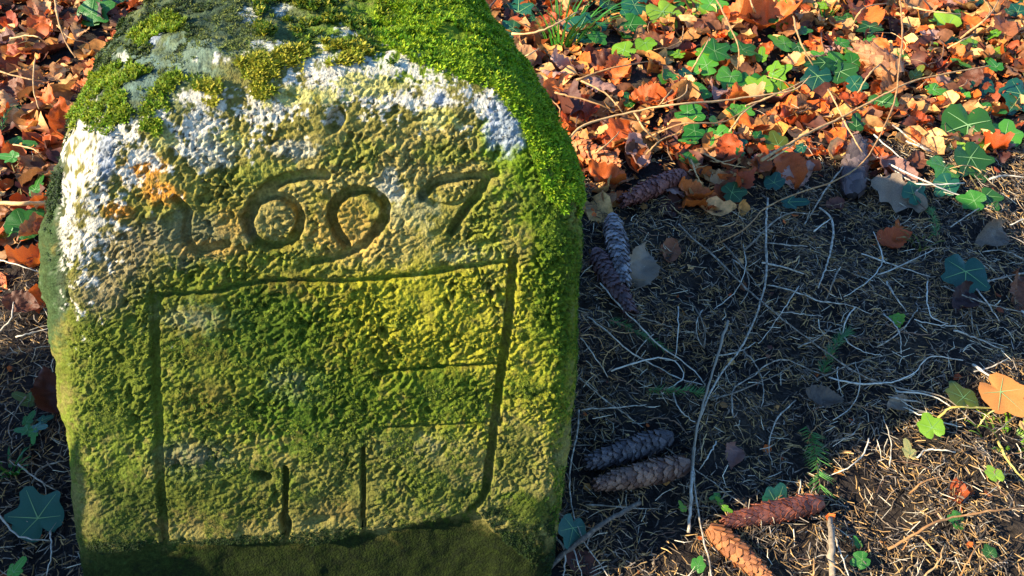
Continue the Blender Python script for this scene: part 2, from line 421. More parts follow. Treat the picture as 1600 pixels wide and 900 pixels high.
patch([(600, 250, 230, 60), (440, 330, 60, 50), (570, 380, 100, 40)], lin(146, 130, 76), .75, 1.2, 1.1, .4, .3)
patch([(560, 240, 60, 30), (400, 270, 60, 22), (690, 240, 50, 24), (760, 340, 40, 50)], lin(104, 112, 40), .7, 1.2, 1.1, .3, .3)
patch([(870, 420, 50, 190), (840, 300, 40, 90)], lin(66, 92, 22), .8, .6, .5, .5)
patch([(180, 520, 110, 150)], lin(84, 92, 34), .7, .7, .6, .5)
patch([(500, 770, 300, 55), (620, 740, 150, 60), (810, 720, 50, 70)], lin(92, 94, 42), .8, .8, .7, .4, .25)
patch([(300, 720, 70, 30), (300, 370, 90, 40)], lin(110, 104, 84), .6, .7, .7, .4)
patch([(330, 800, 110, 45), (250, 800, 22, 60), (520, 800, 60, 20)], lin(98, 78, 44), .45, .7, .6, .4)
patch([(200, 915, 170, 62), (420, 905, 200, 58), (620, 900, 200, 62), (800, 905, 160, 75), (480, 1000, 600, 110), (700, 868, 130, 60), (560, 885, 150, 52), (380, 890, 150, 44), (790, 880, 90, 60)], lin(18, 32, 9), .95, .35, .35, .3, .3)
patch([(830, 800, 60, 34)], lin(52, 72, 16), .8, .6, .5, .4)
patch([(300, 770, 140, 60), (700, 770, 90, 40)], lin(70, 86, 26), .6, 1.2, 1.0, .35, .3)
patch([(180, 830, 90, 90)], lin(52, 62, 28), .6, .7, .5, .4)
patch([(220, 265, 45, 30), (250, 300, 40, 20), (180, 330, 30, 16)], lin(190, 122, 46), .75, .7, .7, .4)
patch([(330, 390, 60, 14), (540, 360, 60, 50), (360, 350, 22, 30)], lin(164, 128, 58), .5, .8, .8, .4)
patch([(190, 400, 70, 60), (160, 450, 50, 50)], lin(128, 112, 84), .7, .7, .7, .4)
# top of the stone
patch([(420, 30, 260, 110), (250, 90, 150, 120)], lin(88, 100, 62), .85, .7, .6, .4, .25)
patch([(150, 110, 130, 130), (85, 250, 30, 220), (330, 15, 130, 60), (90, 420, 16, 120)], lin(58, 72, 54), .9, .6, .6, .3, .3)
patch([(230, 120, 60, 60), (300, 90, 60, 40)], lin(96, 116, 108), .6, .8, .8, .4)
patch([(640, 60, 180, 90), (800, 180, 60, 120)], lin(92, 118, 22), .85, .5, .5, .3)
WHITE = lin(190, 184, 166)
patch([(135, 290, 42, 110), (104, 350, 20, 60), (300, 205, 90, 38), (420, 165, 95, 32), (540, 122, 110, 40), (640, 150, 105, 32), (740, 165, 40, 26), (205, 245, 45, 45), (300, 150, 30, 14), (350, 95, 30, 7)], WHITE, .92, .8, 1.25, .16, .14, 1.0)
patch([(545, 50, 22, 12), (430, 70, 40, 7), (390, 22, 13, 13), (440, 12, 16, 8), (190, 90, 10, 7), (600, 100, 28, 8), (655, 85, 20, 8), (500, 95, 40, 7)], lin(176, 178, 158), .9, .9, .8, .12, .08, .9)
patch([(470, 150, 60, 16), (360, 215, 26, 20), (600, 135, 50, 14), (250, 215, 20, 22), (690, 180, 40, 14)], lin(150, 146, 62), .8, .9, .9, .2, .2, 1.1)
patch([(790, 195, 34, 46), (165, 250, 14, 50), (690, 155, 12, 12), (240, 60, 16, 20)], lin(140, 148, 158), .85, .5, .5, .25, .2)  # blue-grey tint of shade painted into the pale lichen crust
patch([(460, 235, 40, 16), (330, 245, 50, 24), (610, 290, 24, 30)], lin(170, 168, 150), .6, .9, .8, .3)
patch([(66, 300, 26, 190), (84, 150, 34, 70), (76, 460, 14, 110)], lin(56, 74, 44), .92, .6, .5, .2, .25, .6)
# black pinhead lichens scattered on the white crust
sp = perlin(SV * 260 + 50); patch_w = C.min(axis=1) > .26
C[patch_w & (sp > .45)] = lin(76, 72, 62)
C *= (1 + .30 * np.clip(perlin(SV * 420 + 7), -.8, .8) + .22 * np.clip(perlin(SV * 190 + 2), -.8, .8))[:, None]
C = np.where((FRONT > .3)[:, None] & (C.min(axis=1) < .25)[:, None], C * .97, C)
wm = sstep(.16, .34, C.min(axis=1)); SV2 = SV2 - SN * (.0038 * pit * toolamp * inside * .55 * wm)[:, None]
C = np.clip(C, .006, .75)
M_stone = mat_attr("weathered_sandstone", rough=.95, spec=.04, nscale=420, namt=.3, bump=.8, bscale=480, bdist=.0022)
stone = obj("boundary_stone", None, loc=(0, 0, 0), label="mossy carved boundary stone with the year 1697 and a framed panel", cat="boundary stone")
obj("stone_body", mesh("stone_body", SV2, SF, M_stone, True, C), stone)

# ------------------------------------------------------------------ moss on the stone
def inpoly(P, poly):
    poly = np.asarray(poly, float); x, y = P.T; c = np.zeros(len(P), bool); j = len(poly) - 1
    for i in range(len(poly)):
        xi, yi = poly[i]; xj, yj = poly[j]
        with np.errstate(divide='ignore', invalid='ignore'):
            c ^= ((yi > y) != (yj > y)) & (x < (xj - xi) * (y - yi) / (yj - yi) + xi)
        j = i
    return c
def moss_shoot(k, spread, up):
    V = [(0, 0, 0)]; Fc = []
    for i in range(k):
        a = 2 * math.pi * i / k + random.uniform(-.4, .4); r = spread * random.uniform(.7, 1.2); h = up * random.uniform(.5, 1.2)
        c, s = math.cos(a), math.sin(a); wd = .22 * spread
        b = len(V)
        V += [(c * r * .45 - s * wd, s * r * .45 + c * wd, h * .7), (c * r * .45 + s * wd, s * r * .45 - c * wd, h * .7), (c * r, s * r, h)]
        Fc += [(0, b, b + 1), (b, b + 2, b + 1)]
    return np.array(V), np.array(Fc)
fa = SV2[SF]; farea = np.linalg.norm(np.cross(fa[:, 2] - fa[:, 0], fa[:, 3] - fa[:, 1]), axis=1) / 2
fpx = SPX[SF[:, 0]]; fN = SN[SF[:, 0]]; fvis = (np.einsum('ij,ij->i', fN, CAM - SV[SF[:, 0]]) > -.1)
fnoise = nA[SF[:, 0]] + .5 * nB[SF[:, 0]]; fcarve = CARVE[SF[:, 0]]
white_f = C[SF[:, 0]].min(axis=1) > .27
def moss(name, polys, n, size, cols, k=5, spread=1.0, up=.9, thr=-.1, lift=0, avoid_white=True):
    m = np.zeros(len(SF), bool)
    for p in polys: m |= inpoly(fpx, p)
    m &= fvis & (fnoise > thr) & (fcarve < .003)
    if avoid_white: m &= ~white_f
    idx = np.where(m)[0]
    if not len(idx): return
    pr = farea[idx] * (.3 + np.clip(fnoise[idx] - thr, 0, 1)); pr /= pr.sum()
    ch = rng.choice(idx, n, p=pr)
    b = rng.random((n, 4)); b /= b.sum(1)[:, None]
    T = np.einsum('nk,nkj->nj', b, SV2[SF[ch]]) + fN[ch] * lift
    nn = fN[ch] + np.array([0, 0, .35]) + rng.normal(0, .35, (n, 3))
    Rm = frames(nn, rng.random(n) * 6.28)
    cs = np.asarray(cols); ci = cs[rng.integers(0, len(cs), n)] * rng.uniform(.6, 1.35, n)[:, None]
    g = np.clip(.5 + .8 * fnoise[ch] + rng.normal(0, .2, n), 0, 1)[:, None]
    ci = ci * (1 - .3 * g) + cs[-1] * .3 * g
    V = []; Fc = []; CC = []; off = 0
    for vr in range(4):
        v0, f0 = moss_shoot(k, spread, up); s_ = slice(vr, n, 4)
        v, f, c = instance_many(v0, f0, Rm[s_], T[s_], size * rng.uniform(.6, 1.3, len(T[s_])), ci[s_])
        V.append(v); Fc.append(f + off); CC.append(c); off += len(v)
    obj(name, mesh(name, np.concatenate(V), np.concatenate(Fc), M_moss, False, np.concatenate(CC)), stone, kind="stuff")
M_moss = mat_attr("moss", rough=.7, spec=.25, namt=.2, bump=0, transl=.3)
brightg = [lin(96, 142, 18), lin(122, 158, 22), lin(70, 112, 16), lin(158, 176, 30)]
darkg = [lin(58, 92, 22), lin(40, 66, 20), lin(84, 112, 26)]
yellg = [lin(150, 150, 34), lin(120, 136, 30), lin(170, 160, 50)]
moss("moss", [[(560, -120), (760, -120), (760, 0), (800, 50), (850, 140), (890, 230), (915, 300), (905, 345), (880, 330), (850, 300), (825, 220), (770, 140), (700, 120), (640, 100), (585, 60)]], 19000, .0036, brightg, 5, 1, 1.0, -.5, .0015, False)
moss("moss", [[(380, -120), (600, -120), (620, 110), (520, 80), (400, 60)]], 3800, .0044, yellg + darkg, 5, 1, 1, .0, .001)
moss("moss", [[(115, 205), (130, 130), (190, 95), (235, 110), (215, 170), (170, 215)], [(215, 185), (235, 130), (300, 105), (320, 140), (270, 175)], [(222, 190), (250, 185), (250, 212), (225, 212)], [(190, 60), (260, 20), (300, 40), (240, 80)]], 4200, .0036, [lin(104, 142, 24), lin(70, 100, 20), lin(136, 146, 30)], 5, 1, 1.1, -.1, .001)
moss("moss", [[(300, 150), (340, 110), (420, 90), (520, 70), (570, 90), (480, 105), (420, 150), (340, 170)], [(470, 95), (560, 70), (590, 95), (500, 115)]], 2200, .0044, yellg, 5, 1, 1, -.1, .0005)
moss("moss", [[(830, 290), (860, 330), (915, 330), (918, 520), (900, 690), (870, 860), (850, 800), (870, 560), (850, 420)], [(855, 270), (895, 265), (905, 340), (860, 335)]], 1800, .0022, [lin(66, 96, 20), lin(52, 76, 18), lin(100, 128, 24)], 4, 1, .6, -.2)
moss("moss", [[(110, 480), (850, 440), (850, 620), (760, 720), (130, 760)]], 6000, .0016, [lin(112, 126, 30), lin(140, 146, 40), lin(90, 110, 26)], 4, 1.1, .45, .05)
moss("moss", [[(90, 60), (230, -100), (400, -100), (300, 60), (120, 180), (90, 330), (70, 420), (66, 220)]], 3400, .0034, [lin(48, 66, 30), lin(66, 88, 34), lin(36, 50, 30)], 5, 1, .7, .0)
moss("moss", [[(90, 130), (230, -100), (640, -110), (640, 90), (480, 90), (330, 140), (220, 190), (110, 200)]], 9000, .0027, [lin(70, 88, 40), lin(108, 120, 44), lin(50, 66, 40), lin(120, 128, 60)], 4, 1, .7, -.15)
moss("moss", [[(110, 640), (860, 600), (860, 900), (130, 900)]], 3000, .0016, [lin(64, 84, 22), lin(90, 104, 34), lin(48, 62, 20)], 4, 1.1, .5, .0)
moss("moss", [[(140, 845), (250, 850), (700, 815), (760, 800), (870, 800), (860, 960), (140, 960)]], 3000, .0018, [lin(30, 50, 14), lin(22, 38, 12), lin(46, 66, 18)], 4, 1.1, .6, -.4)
#@@LITTER
# ================================================================== FOREST FLOOR
# zones on the ground, found from where they lie in the photograph
def zone_leaf(P):
    """1 where beech leaves cover the bank, 0 on the bare needle floor"""
    q, _ = to_px(P); x, y = q.T
    b = np.interp(x, [-400, 70, 160, 880, 930, 1080, 1280, 1600, 2200], [455, 455, 300, 330, 345, 335, 275, 240, 200])
    n = fbm(P * np.array([9, 9, 0]) + 4, 3) * 60
    return sstep(35, -45, y - b + n)
def stone_clear(x, y, pad=.012):
    """outside the foot of the stone"""
    yy = y; hw = .25 * (1 - .13 * np.clip(yy / .5, 0, 1))
    return ~((np.abs(x - .1 * (.1 - .27) - .01) < hw + pad) & (yy > -.02 - pad) & (yy < .52 + pad))
def sample(n, x0, x1, y0, y1):
    x = rng.uniform(x0, x1, n); y = rng.uniform(y0, y1, n); k = stone_clear(x, y)
    x, y = x[k], y[k]; return np.stack([x, y, gz(x, y)], -1)
def gnormals(P):
    e = .02; x, y = P[:, 0], P[:, 1]
    n = np.stack([-(gz(x + e, y) - gz(x - e, y)) / (2 * e), -(gz(x, y + e) - gz(x, y - e)) / (2 * e), np.ones(len(P))], -1)
    return n / np.linalg.norm(n, axis=1)[:, None]

# ---- spruce needles: tens of thousands, one mass
def needles(n, box, keep, cols, ln, wd, name, label, layers=.012):
    P = sample(n, *box); P = P[rng.random(len(P)) < keep(P)]; n = len(P)
    v0 = np.array([(-.5, -.5, 0), (-.5, 0, .6), (-.5, .5, 0), (0, -.5, .06), (0, 0, .66), (0, .5, .06), (.5, -.15, 0), (.5, 0, .2), (.5, .15, 0)])
    f0 = np.array([(0, 3, 4, 1), (1, 4, 5, 2), (3, 6, 7, 4), (4, 7, 8, 5)])
    nr = gnormals(P) + rng.normal(0, .28, (n, 3))
    Rm = frames(nr, rng.random(n) * 6.28)
    L_ = ln * rng.uniform(.6, 1.25, n); sc = np.stack([L_, wd * rng.uniform(.7, 1.3, n), wd * np.ones(n)], -1)
    cu = rng.normal(0, .06, n)
    cs = np.asarray(cols)[rng.integers(0, len(cols), n)] * rng.uniform(.55, 1.4, n)[:, None]
    T = P + np.array([0, 0, 1]) * (rng.random(n) * layers)[:, None]
    Vv = v0[None] * sc[:, None, :]; Vv[:, :, 1] += (cu * L_)[:, None] * ((v0[:, 0] * 2) ** 2)[None] * 1.6
    V = np.einsum('nij,nkj->nki', Rm, Vv) + T[:, None, :]
    Fc = (f0[None] + (np.arange(n) * 9)[:, None, None]).reshape(-1, 4)
    o = obj(name, mesh(name, V.reshape(-1, 3), Fc, M_litter, False, np.repeat(cs, 9, 0)), kind="stuff", label=label, cat="needles")
M_litter = mat_attr("dry_litter", rough=.7, spec=.3, nscale=300, namt=.3, bump=0)
brown_n = [lin(138, 108, 68), lin(92, 75, 56), lin(172, 138, 86), lin(68, 60, 52), lin(134, 122, 106), lin(50, 45, 42)]
NL = "brown fallen spruce needles covering the bare floor "
needles(74000, (.2, 1.35, -.2, .95), lambda P: (.06 + .94 * (1 - zone_leaf(P))) * (.3 + .7 * sstep(-.35, .25, fbm(P * np.array([14, 14, 0]) + 2, 3))), brown_n, .0155, .0013, "needle_litter", NL + "right of the stone")
needles(13000, (-.8, -.2, -.1, .75), lambda P: .1 + .9 * (1 - zone_leaf(P)), brown_n, .0155, .0013, "needle_litter", NL + "left of the stone")
needles(4500, (-.75, 1.35, -.25, 1.0), lambda P: .25 + .75 * (1 - zone_leaf(P)), [lin(176, 164, 138), lin(204, 192, 164), lin(146, 126, 100)],   .026, .0010, "rootlet_litter", "fine pale rootlets and grass stalks tangled among the needles", .018)

# ---- leaves
def beech(nl=30, nw=4, pleat=.022, curl=.4, cup=.3, twist=0., ragged=.06, wid=.33, lobes=0, seed=0):
    r_ = np.random.default_rng(seed); V = []; Fc = []; UV = []; kn = r_.uniform(0, 40)
    ts = np.linspace(0, 1, nl + 1); us = np.linspace(-1, 1, 2 * nw + 1)
    rl = r_.normal(0, ragged, (nl + 1, 2))
    for i, t in enumerate(ts):
        h = wid * (math.sin(math.pi * min(t ** .85, 1)) ** .75) * (1 - .15 * t) + .004
        if lobes: h *= 1 + .20 * math.cos(2 * math.pi * lobes * t)
        for u in us:
            hw = h * (1 + (rl[i, 0] if u < 0 else rl[i, 1]) * (abs(u) > .9))
            x = t - .5; y = u * hw
            z = pleat * math.cos(2 * math.pi * (7 * t - 1.6 * abs(u))) * (abs(u) ** .6) * math.sin(math.pi * t) * 1.25
            z += cup * abs(u) ** 1.6 * hw + curl * ((t - .5) ** 2) - curl * .08 + twist * (t - .5) * u * .6
            V.append((x, y, z)); UV.append((t, u * .5 + .5))
    V = np.array(V); q_ = V * np.array([3.2, 4.5, 0]) + kn; V[:, 2] += .11 * fbm(q_, 3); V[:, 1] += .04 * perlin(q_ + 9); V = [tuple(t_) for t_ in V]
    m = len(us)
    for i in range(nl):
        for j in range(m - 1): Fc.append((i * m + j, i * m + j + 1, (i + 1) * m + j + 1, (i + 1) * m + j))
    # midrib and stalk
    b = len(V); V += [(-.66, -.012, .02), (-.66, .012, .02), (-.5, .014, .012), (-.5, -.014, .012)]; UV += [(0, .5)] * 4; Fc.append((b, b + 3, b + 2, b + 1))
    return np.array(V), np.array(Fc), np.array(UV)
LM = {
 "orange": mat_leaf("dead_leaf_orange", lin(164, 62, 20), lin(222, 118, 46)),
 "tan":    mat_leaf("dead_leaf_tan", lin(160, 106, 62), lin(212, 160, 106)),
 "brown":  mat_leaf("dead_leaf_brown", lin(96, 54, 34), lin(150, 92, 58)),
 "dark":   mat_leaf("dead_leaf_dark", lin(60, 34, 30), lin(104, 60, 46)),
 "pink":   mat_leaf("dead_leaf_pinkish", lin(140, 98, 84), lin(188, 146, 128)),
 "grey":   mat_leaf("dead_leaf_grey", lin(104, 88, 72), lin(156, 136, 112)),
}
shapes = [beech(seed=1), beech(curl=.9, cup=.5, seed=2), beech(curl=-.5, cup=.35, twist=.5, seed=3), beech(pleat=.034, curl=.2, cup=-.3, seed=4),
          beech(curl=1.3, cup=.9, twist=-.5, seed=5), beech(wid=.4, curl=.3, cup=.6, twist=.6, seed=6)]
small = [beech(6, 1, .05, .5, .4, .3, .1, .33, 0, 11), beech(6, 1, .05, -.6, .5, -.4, .1, .38, 0, 12), beech(5, 1, .06, 1.2, .8, .2, .15, .3, 0, 13)]
# underlayer: the mass of leaves below the ones that can be told apart
P = sample(9000, -1.3, 2.2, -.5, 2.3); zl = zone_leaf(P); keep = rng.random(len(P)) < np.clip(zl * 1.0 + .008, 0, 1); P = P[keep]
cols = np.array([lin(206, 100, 36), lin(226, 176, 106), lin(160, 76, 36), lin(96, 54, 40), lin(212, 142, 66), lin(222, 166, 104), lin(186, 130, 70), lin(120, 76, 48)])
V = []; Fq = []; CC = []; off = 0
for k, (v0, f0, _) in enumerate(small):
    Q = P[k::3]; n = len(Q)
    Rm = frames(gnormals(Q) + rng.normal(0, .33, (n, 3)), rng.random(n) * 6.28)
    T = Q + np.array([0, 0, 1]) * rng.uniform(-.002, .012, n)[:, None]
    v, f, c = instance_many(v0, f0, Rm, T, rng.uniform(.03, .075, n), cols[rng.integers(0, len(cols), n)] * rng.uniform(.55, 1.2, n)[:, None])
    V.append(v); Fq.append(f + off); CC.append(c); off += len(v)
M_under = mat_attr("leaf_litter", rough=.6, spec=.3, nscale=120, namt=.4, bump=0, transl=.2)
obj("leaf_litter", mesh("leaf_litter", np.concatenate(V), np.concatenate(Fq), M_under, True, np.concatenate(CC)), kind="stuff", label="matted brown beech leaves covering the bank behind the stone", cat="leaf litter")
# crumbs
P = sample(15000, -.9, 1.7, -.3, 1.7); P = P[rng.random(len(P)) < .06 + .94 * zone_leaf(P)]; n = len(P)
v0 = np.array([(-.5, -.3, .05), (.1, -.45, 0), (.55, 0, .12), (.05, .4, 0), (-.45, .3, .1)]); f0 = np.array([(0, 1, 2), (0, 2, 3), (0, 3, 4)])
v, f, c = instance_many(v0, f0, frames(gnormals(P) + rng.normal(0, .45, (n, 3)), rng.random(n) * 6.28), P + np.array([0, 0, 1]) * rng.uniform(.001, .015, n)[:, None], rng.uniform(.004, .016, n), cols[rng.integers(0, len(cols), n)] * rng.uniform(.5, 1.25, n)[:, None])
obj("leaf_crumbs", mesh("leaf_crumbs", v, f, M_under, False, c), kind="stuff", label="broken leaf crumbs and bud scales scattered over the forest floor", cat="leaf litter")

LMESH = {}
def leaf_mesh(k, mk):
    if (k, mk) not in LMESH:
        v, f, uv = shapes[k]; LMESH[(k, mk)] = mesh("dead_leaf", v, f, LM[mk], True, uv=uv)
    return LMESH[(k, mk)]
def place(name, me, P, size, ang, tilt=(0, 0), lift=.012, **kw):
    n = gnormal(P[0], P[1]); n = n + np.array([tilt[0], tilt[1], 0]); Rm = frames(n[None], np.array([ang]))[0]
    M = Matrix(np.block([[Rm * size, (P + np.array([0, 0, lift]))[:, None]], [np.zeros((1, 3)), np.ones((1, 1))]]).tolist())
    return obj(name, me, M=M, **kw)
# leaves that stand out, one by one: px, py, length px, angle deg, shape, colour, tilt, lift, label
named = [
 (1195, 48, 100, 8, 4, "orange", (0, -.3), .03, "long curled orange beech leaf on top of the sunlit litter"),
 (55, 155, 62, -20, 5, "tan", (0, -.2), .02, "broad flat tan beech leaf left of the stone"),
 (885, 178, 70, 30, 4, "dark", (.3, .1), .018, "hollow dark brown leaf in shade beside the mossy shoulder"),
 (1000, 432, 84, 60, 2, "grey", (.1, -.5), .02, "crumpled greyish leaf right of the pale spruce cone"),
 (1045, 405, 52, -20, 1, "brown", (0, 0), .012, "small torn brown leaf above the crumpled greyish leaf"),
 (1243, 282, 76, 15, 3, "pink", (0, -.3), .018, "flat pinkish leaf at the edge of the stone's shadow"),
 (1550, 380, 66, 25, 2, "grey", (.2, -.5), .02, "folded bluish grey leaf standing on edge"),
 (1282, 636, 62, 80, 1, "grey", (0, -.4), .016, "pale grey withered leaf below the small spruce seedling"),
 (1592, 470, 80, 80, 5, "brown", (0, -.3), .014, "broad reddish brown leaf beside pale dry stalks in shadow"),
 (1502, 478, 56, 40, 5, "dark", (0, -.3), .014, "purplish brown leaf under the veined ivy leaf in shadow"),
 (1392, 385, 62, 20, 1, "orange", (.1, -.2), .014, "orange brown curled leaf lying in the stone's shadow"),
 (86, 640, 74, 85, 4, "dark", (.5, -.8), .03, "dark red curled leaf propped against the stone's left edge"),
 (40, 486, 60, -25, 0, "brown", (0, -.2), .014, "narrow brown leaf on dark soil left of the stone"),
 (1145, 722, 42, -20, 5, "pink", (0, -.3), .010, "small pinkish leaf scrap on dark needles above the red cone"),
 (1390, 150, 55, 60, 5, "tan", (0, -.3), .02, "round tan leaf behind the long slanting twig"),
 (1330, 165, 48, 5, 3, "orange", (0, -.3), .02, "bright orange leaf scrap beneath the long slanting twig"),
 (930, 115, 78, 55, 3, "brown", (-.1, -.3), .02, "pleated reddish brown leaf behind the mossy shoulder"),
 (965, 118, 60, 100, 2, "orange", (0, -.3), .02, "folded orange leaf next to the pleated reddish brown leaf"),
 (1010, 170, 58, 10, 5, "orange", (0, -.2), .02, "flat orange leaf below the long pale twig"),
 (985, 212, 60, 0, 3, "tan", (0, -.2), .02, "tan leaf scrap between the long twig and the reddish cone"),
 (1345, 45, 74, 10, 5, "orange", (0, -.3), .025, "glowing orange leaf among ivy at the top of the bank"),
 (1430, 30, 70, -10, 1, "tan", (0, -.3), .025, "tan beech leaf at the top of the bank beside ivy"),
 (1300, 330, 40, -60, 1, "dark", (0, 0), .012, "small dark leaf pressed against the shaded purple cone"),
 (770, 15, 50, 70, 1, "orange", (0, -.4), .02, "red-orange leaf close behind the stone's mossy top"),
 (1070, 735, 30, 10, 1, "brown", (0, 0), .01, "tiny brown leaf beside the pair of cones"),
 (20, 100, 66, 60, 3, "orange", (0, -.3), .02, "pleated orange leaf lying left of the stone's top"),
 (1400, 640, 36, 20, 5, "grey", (0, -.2), .01, "small grey leaf scrap on the dark needle floor"),
]
for (x, y, L_, a, k, mk, tl, lf, lab) in named:
    Pg = ground(x, y); place("dead_leaf", leaf_mesh(k, mk), Pg, L_ / px_m(Pg), R(a), tl, lf, label=lab, cat="dead leaf")
# lobed oak leaf
v, f, uv = beech(16, 3, .01, .3, .25, .2, .05, .32, 3.2, 31)
Pg = ground(1398, 322); place("dead_leaf", mesh("oak_leaf", v, f, LM["grey"], True, uv=uv), Pg, 92 / px_m(Pg), R(-30), (0, -.35), .022, label="lobed blue-grey oak leaf beside the shaded purple cone", cat="dead leaf")
# the many look-alikes
kinds = ["orange", "tan", "brown", "dark", "pink"]; pr = [.42, .20, .24, .07, .07]
desc = {"orange": "orange", "tan": "pale tan", "brown": "brown", "dark": "dark reddish", "pink": "pinkish brown"}
LAND = [(885, 60, "the green grass tuft behind the stone"), (1040, 26, "the large bright heart-shaped ivy leaf"), (1195, 48, "the long curled orange leaf"), (930, 115, "the pleated reddish brown leaf"), (885, 178, "the hollow dark leaf"),
 (920, 262, "the orange cone touching the stone"), (1018, 315, "the dark red cone"), (1160, 130, "the upright light green ivy sprig"), (1368, 122, "the brown cone among ivy"), (1470, 40, "the light green lobed ivy leaf"), (1510, 210, "the very large dark green ivy leaf"),
 (1550, 110, "the glossy oval ivy leaves"), (1243, 282, "the flat pinkish leaf"), (1331, 284, "the half hidden purple cone"), (1398, 322, "the lobed oak leaf"), (1130, 218, "the small ivy sprig below the long twig"), (1300, 96, "the grey-green ivy sprig"),
 (55, 155, "the broad tan leaf left of the stone"), (20, 100, "the pleated orange leaf left of the stone"), (40, 345, "the bright ivy sprig left of the stone"), (152, 16, "the ivy at the stone's upper left"), (40, 486, "the narrow brown leaf left of the stone"),
 (1000, 432, "the crumpled greyish leaf"), (985, 535, "the spruce sprig below the dark purple cone"), (1050, 630, "the comb-like spruce sprig"), (1000, 735, "the pair of cones by the stone"), (1205, 815, "the reddish cone"), (1140, 875, "the orange-brown cone"),
 (1508, 436, "the single veined ivy leaf in shadow"), (1522, 270, "the three veined ivy leaves"), (1403, 499, "the clover-like seedling"), (1302, 562, "the small upright spruce sprig"), (1282, 636, "the pale grey withered leaf"), (1575, 622, "the orange heart-shaped ivy leaves"), (1453, 662, "the yellow-green heart-shaped leaf"),
 (1580, 690, "the sunlit grass tuft"), (1490, 810, "the curved tan twig"), (1300, 850, "the stubby grey stick"), (1268, 725, "the long-needled spruce sprig"), (54, 797, "the white-veined ivy leaf"), (50, 665, "the bushy seedling"), (920, 845, "the thick stick by the stone"), (1150, 500, "the long knobbly pale twig"), (1550, 380, "the folded bluish grey leaf"), (1290, 30, "the thin grass at the bank top"), (770, 15, "the red-orange leaf behind the stone")]
LANDG = np.array([ground(a, b)[:2] for a, b, _ in LAND])
def near_land(P):
    d = np.hypot(*(LANDG - np.asarray(P)[:2]).T); k = int(np.argmin(d)); return ("close beside " if d[k] < .06 else "beside " if d[k] < .13 else "near ") + LAND[k][2]
FORM = ["flat", "curled", "twisted", "domed", "tightly rolled", "broad cupped"]
cnt = 0; taken = []
while cnt < 255:
    if rng.random() < .16: px, py = rng.uniform(-30, 150), rng.uniform(-30, 470)
    elif rng.random() < .16: px, py = rng.uniform(880, 1640), rng.uniform(300, 560)
    else: px, py = rng.uniform(740, 1650), rng.uniform(-40, 340)
    Pg = ground(px, py)
    if not stone_clear(Pg[0], Pg[1], .01): continue
    z = float(zone_leaf(Pg[None])[0])
    if rng.random() > z + .03: continue
    if any((px - a) ** 2 + (py - b) ** 2 < 17 ** 2 for a, b in taken): continue
    taken.append((px, py)); mk = kinds[rng.choice(5, p=pr)]; kk = int(rng.integers(0, 6)); sz_ = rng.uniform(.042, .085)
    if z < .5: mk = ["brown", "dark", "pink"][rng.integers(0, 3)]; sz_ = rng.uniform(.025, .045)
    place("dead_leaf", leaf_mesh(kk, mk), Pg, sz_, rng.random() * 6.28, tuple(rng.normal(0, .28, 2)), rng.uniform(.008, .02), label=FORM[kk] + " " + desc[mk] + " leaf " + near_land(Pg), cat="dead leaf", group="dead beech leaves in the leaf litter")
    cnt += 1

# ------------------------------------------------------------------ twigs and stems
TW = {"pale": mat_bark("pale_stem", lin(112, 100, 82), lin(206, 196, 174)), "tan": mat_bark("tan_twig", lin(150, 108, 64), lin(206, 168, 112)),
      "brown": mat_bark("brown_twig", lin(84, 60, 44), lin(138, 104, 76)), "grey": mat_bark("grey_stick", lin(84, 74, 62), lin(146, 132, 110), 220),
      "yellow": mat_bark("yellow_stem", lin(170, 150, 60), lin(214, 196, 110))}
def twig(pts, wpx, mk, label, group=None, lift=.008, arch=.010, knobs=True, name="twig", taper=.55):
    G = np.array([ground(*p) for p in pts]); n = max(8, int(4 * len(pts)))
    Q = smooth_path(G, n); t = np.linspace(0, 1, n); r0 = wpx * .37 / px_m(Q[n // 2])
    hh = lift + r0 + arch * np.sin(np.pi * t) + .002 * np.sin(t * 9 + pts[0][0]); Q += (CAM - Q) * (hh / (CAM[2] - Q[:, 2]))[:, None]
    Q[:, :2] += rng.normal(0, .0005, (n, 2)); Q[:, 2] += rng.normal(0, .0005, n)
    rad = r0 * (1 - (1 - taper) * t)
    if knobs: rad = rad * (1 + .22 * (rng.random(n) > .75)) * rng.uniform(.9, 1.1, n)
    if group:
        ln = np.linalg.norm(Q[-1] - Q[0]); arc = np.linalg.norm(np.diff(Q, axis=0), axis=1).sum()
        label = ("short " if arc < .05 else "long " if arc > .12 else "") + ("crooked " if arc > ln * 1.15 else "bowed " if arc > ln * 1.03 else "straight ") + label + " " + near_land(Q[n // 2])
    base = Q[0].copy(); V, Fc = tube(Q - base, rad, 6)
    return obj(name, mesh(name, V, Fc, TW[mk], True), loc=base, label=label, cat="twig", group=group)
twig([(846, 900), (872, 874), (900, 850), (945, 817), (1000, 785)], 11, "grey", "thick grey-brown stick slanting away from the stone's right foot", arch=.006, taper=.9)
twig([(880, 232), (905, 200), (950, 184), (1000, 172), (1060, 163), (1120, 158), (1180, 150), (1250, 136), (1266, 118)], 4.5, "tan", "long pale twig running right from the stone's mossy shoulder", lift=.034)
twig([(1190, 250), (1250, 215), (1300, 190), (1350, 165), (1400, 138), (1430, 126), (1490, 113), (1548, 102)], 5, "tan", "long slanting tan twig crossing the ivy at the shadow's edge", lift=.036)
twig([(1405, -10), (1410, 50), (1405, 100), (1400, 150), (1385, 190), (1365, 230), (1340, 262), (1290, 288), (1240, 304), (1200, 322), (1160, 360), (1118, 382)], 4, "tan", "long curved stem bending from the ivy bank into the shadow", lift=.036)
twig([(1060, 350), (1085, 375), (1110, 395), (1140, 425), (1165, 450), (1200, 480), (1250, 520), (1300, 557), (1350, 588), (1400, 605), (1480, 623), (1525, 665)], 4.2, "pale", "long thin pale stem arching across the whole shaded needle floor", lift=.012)
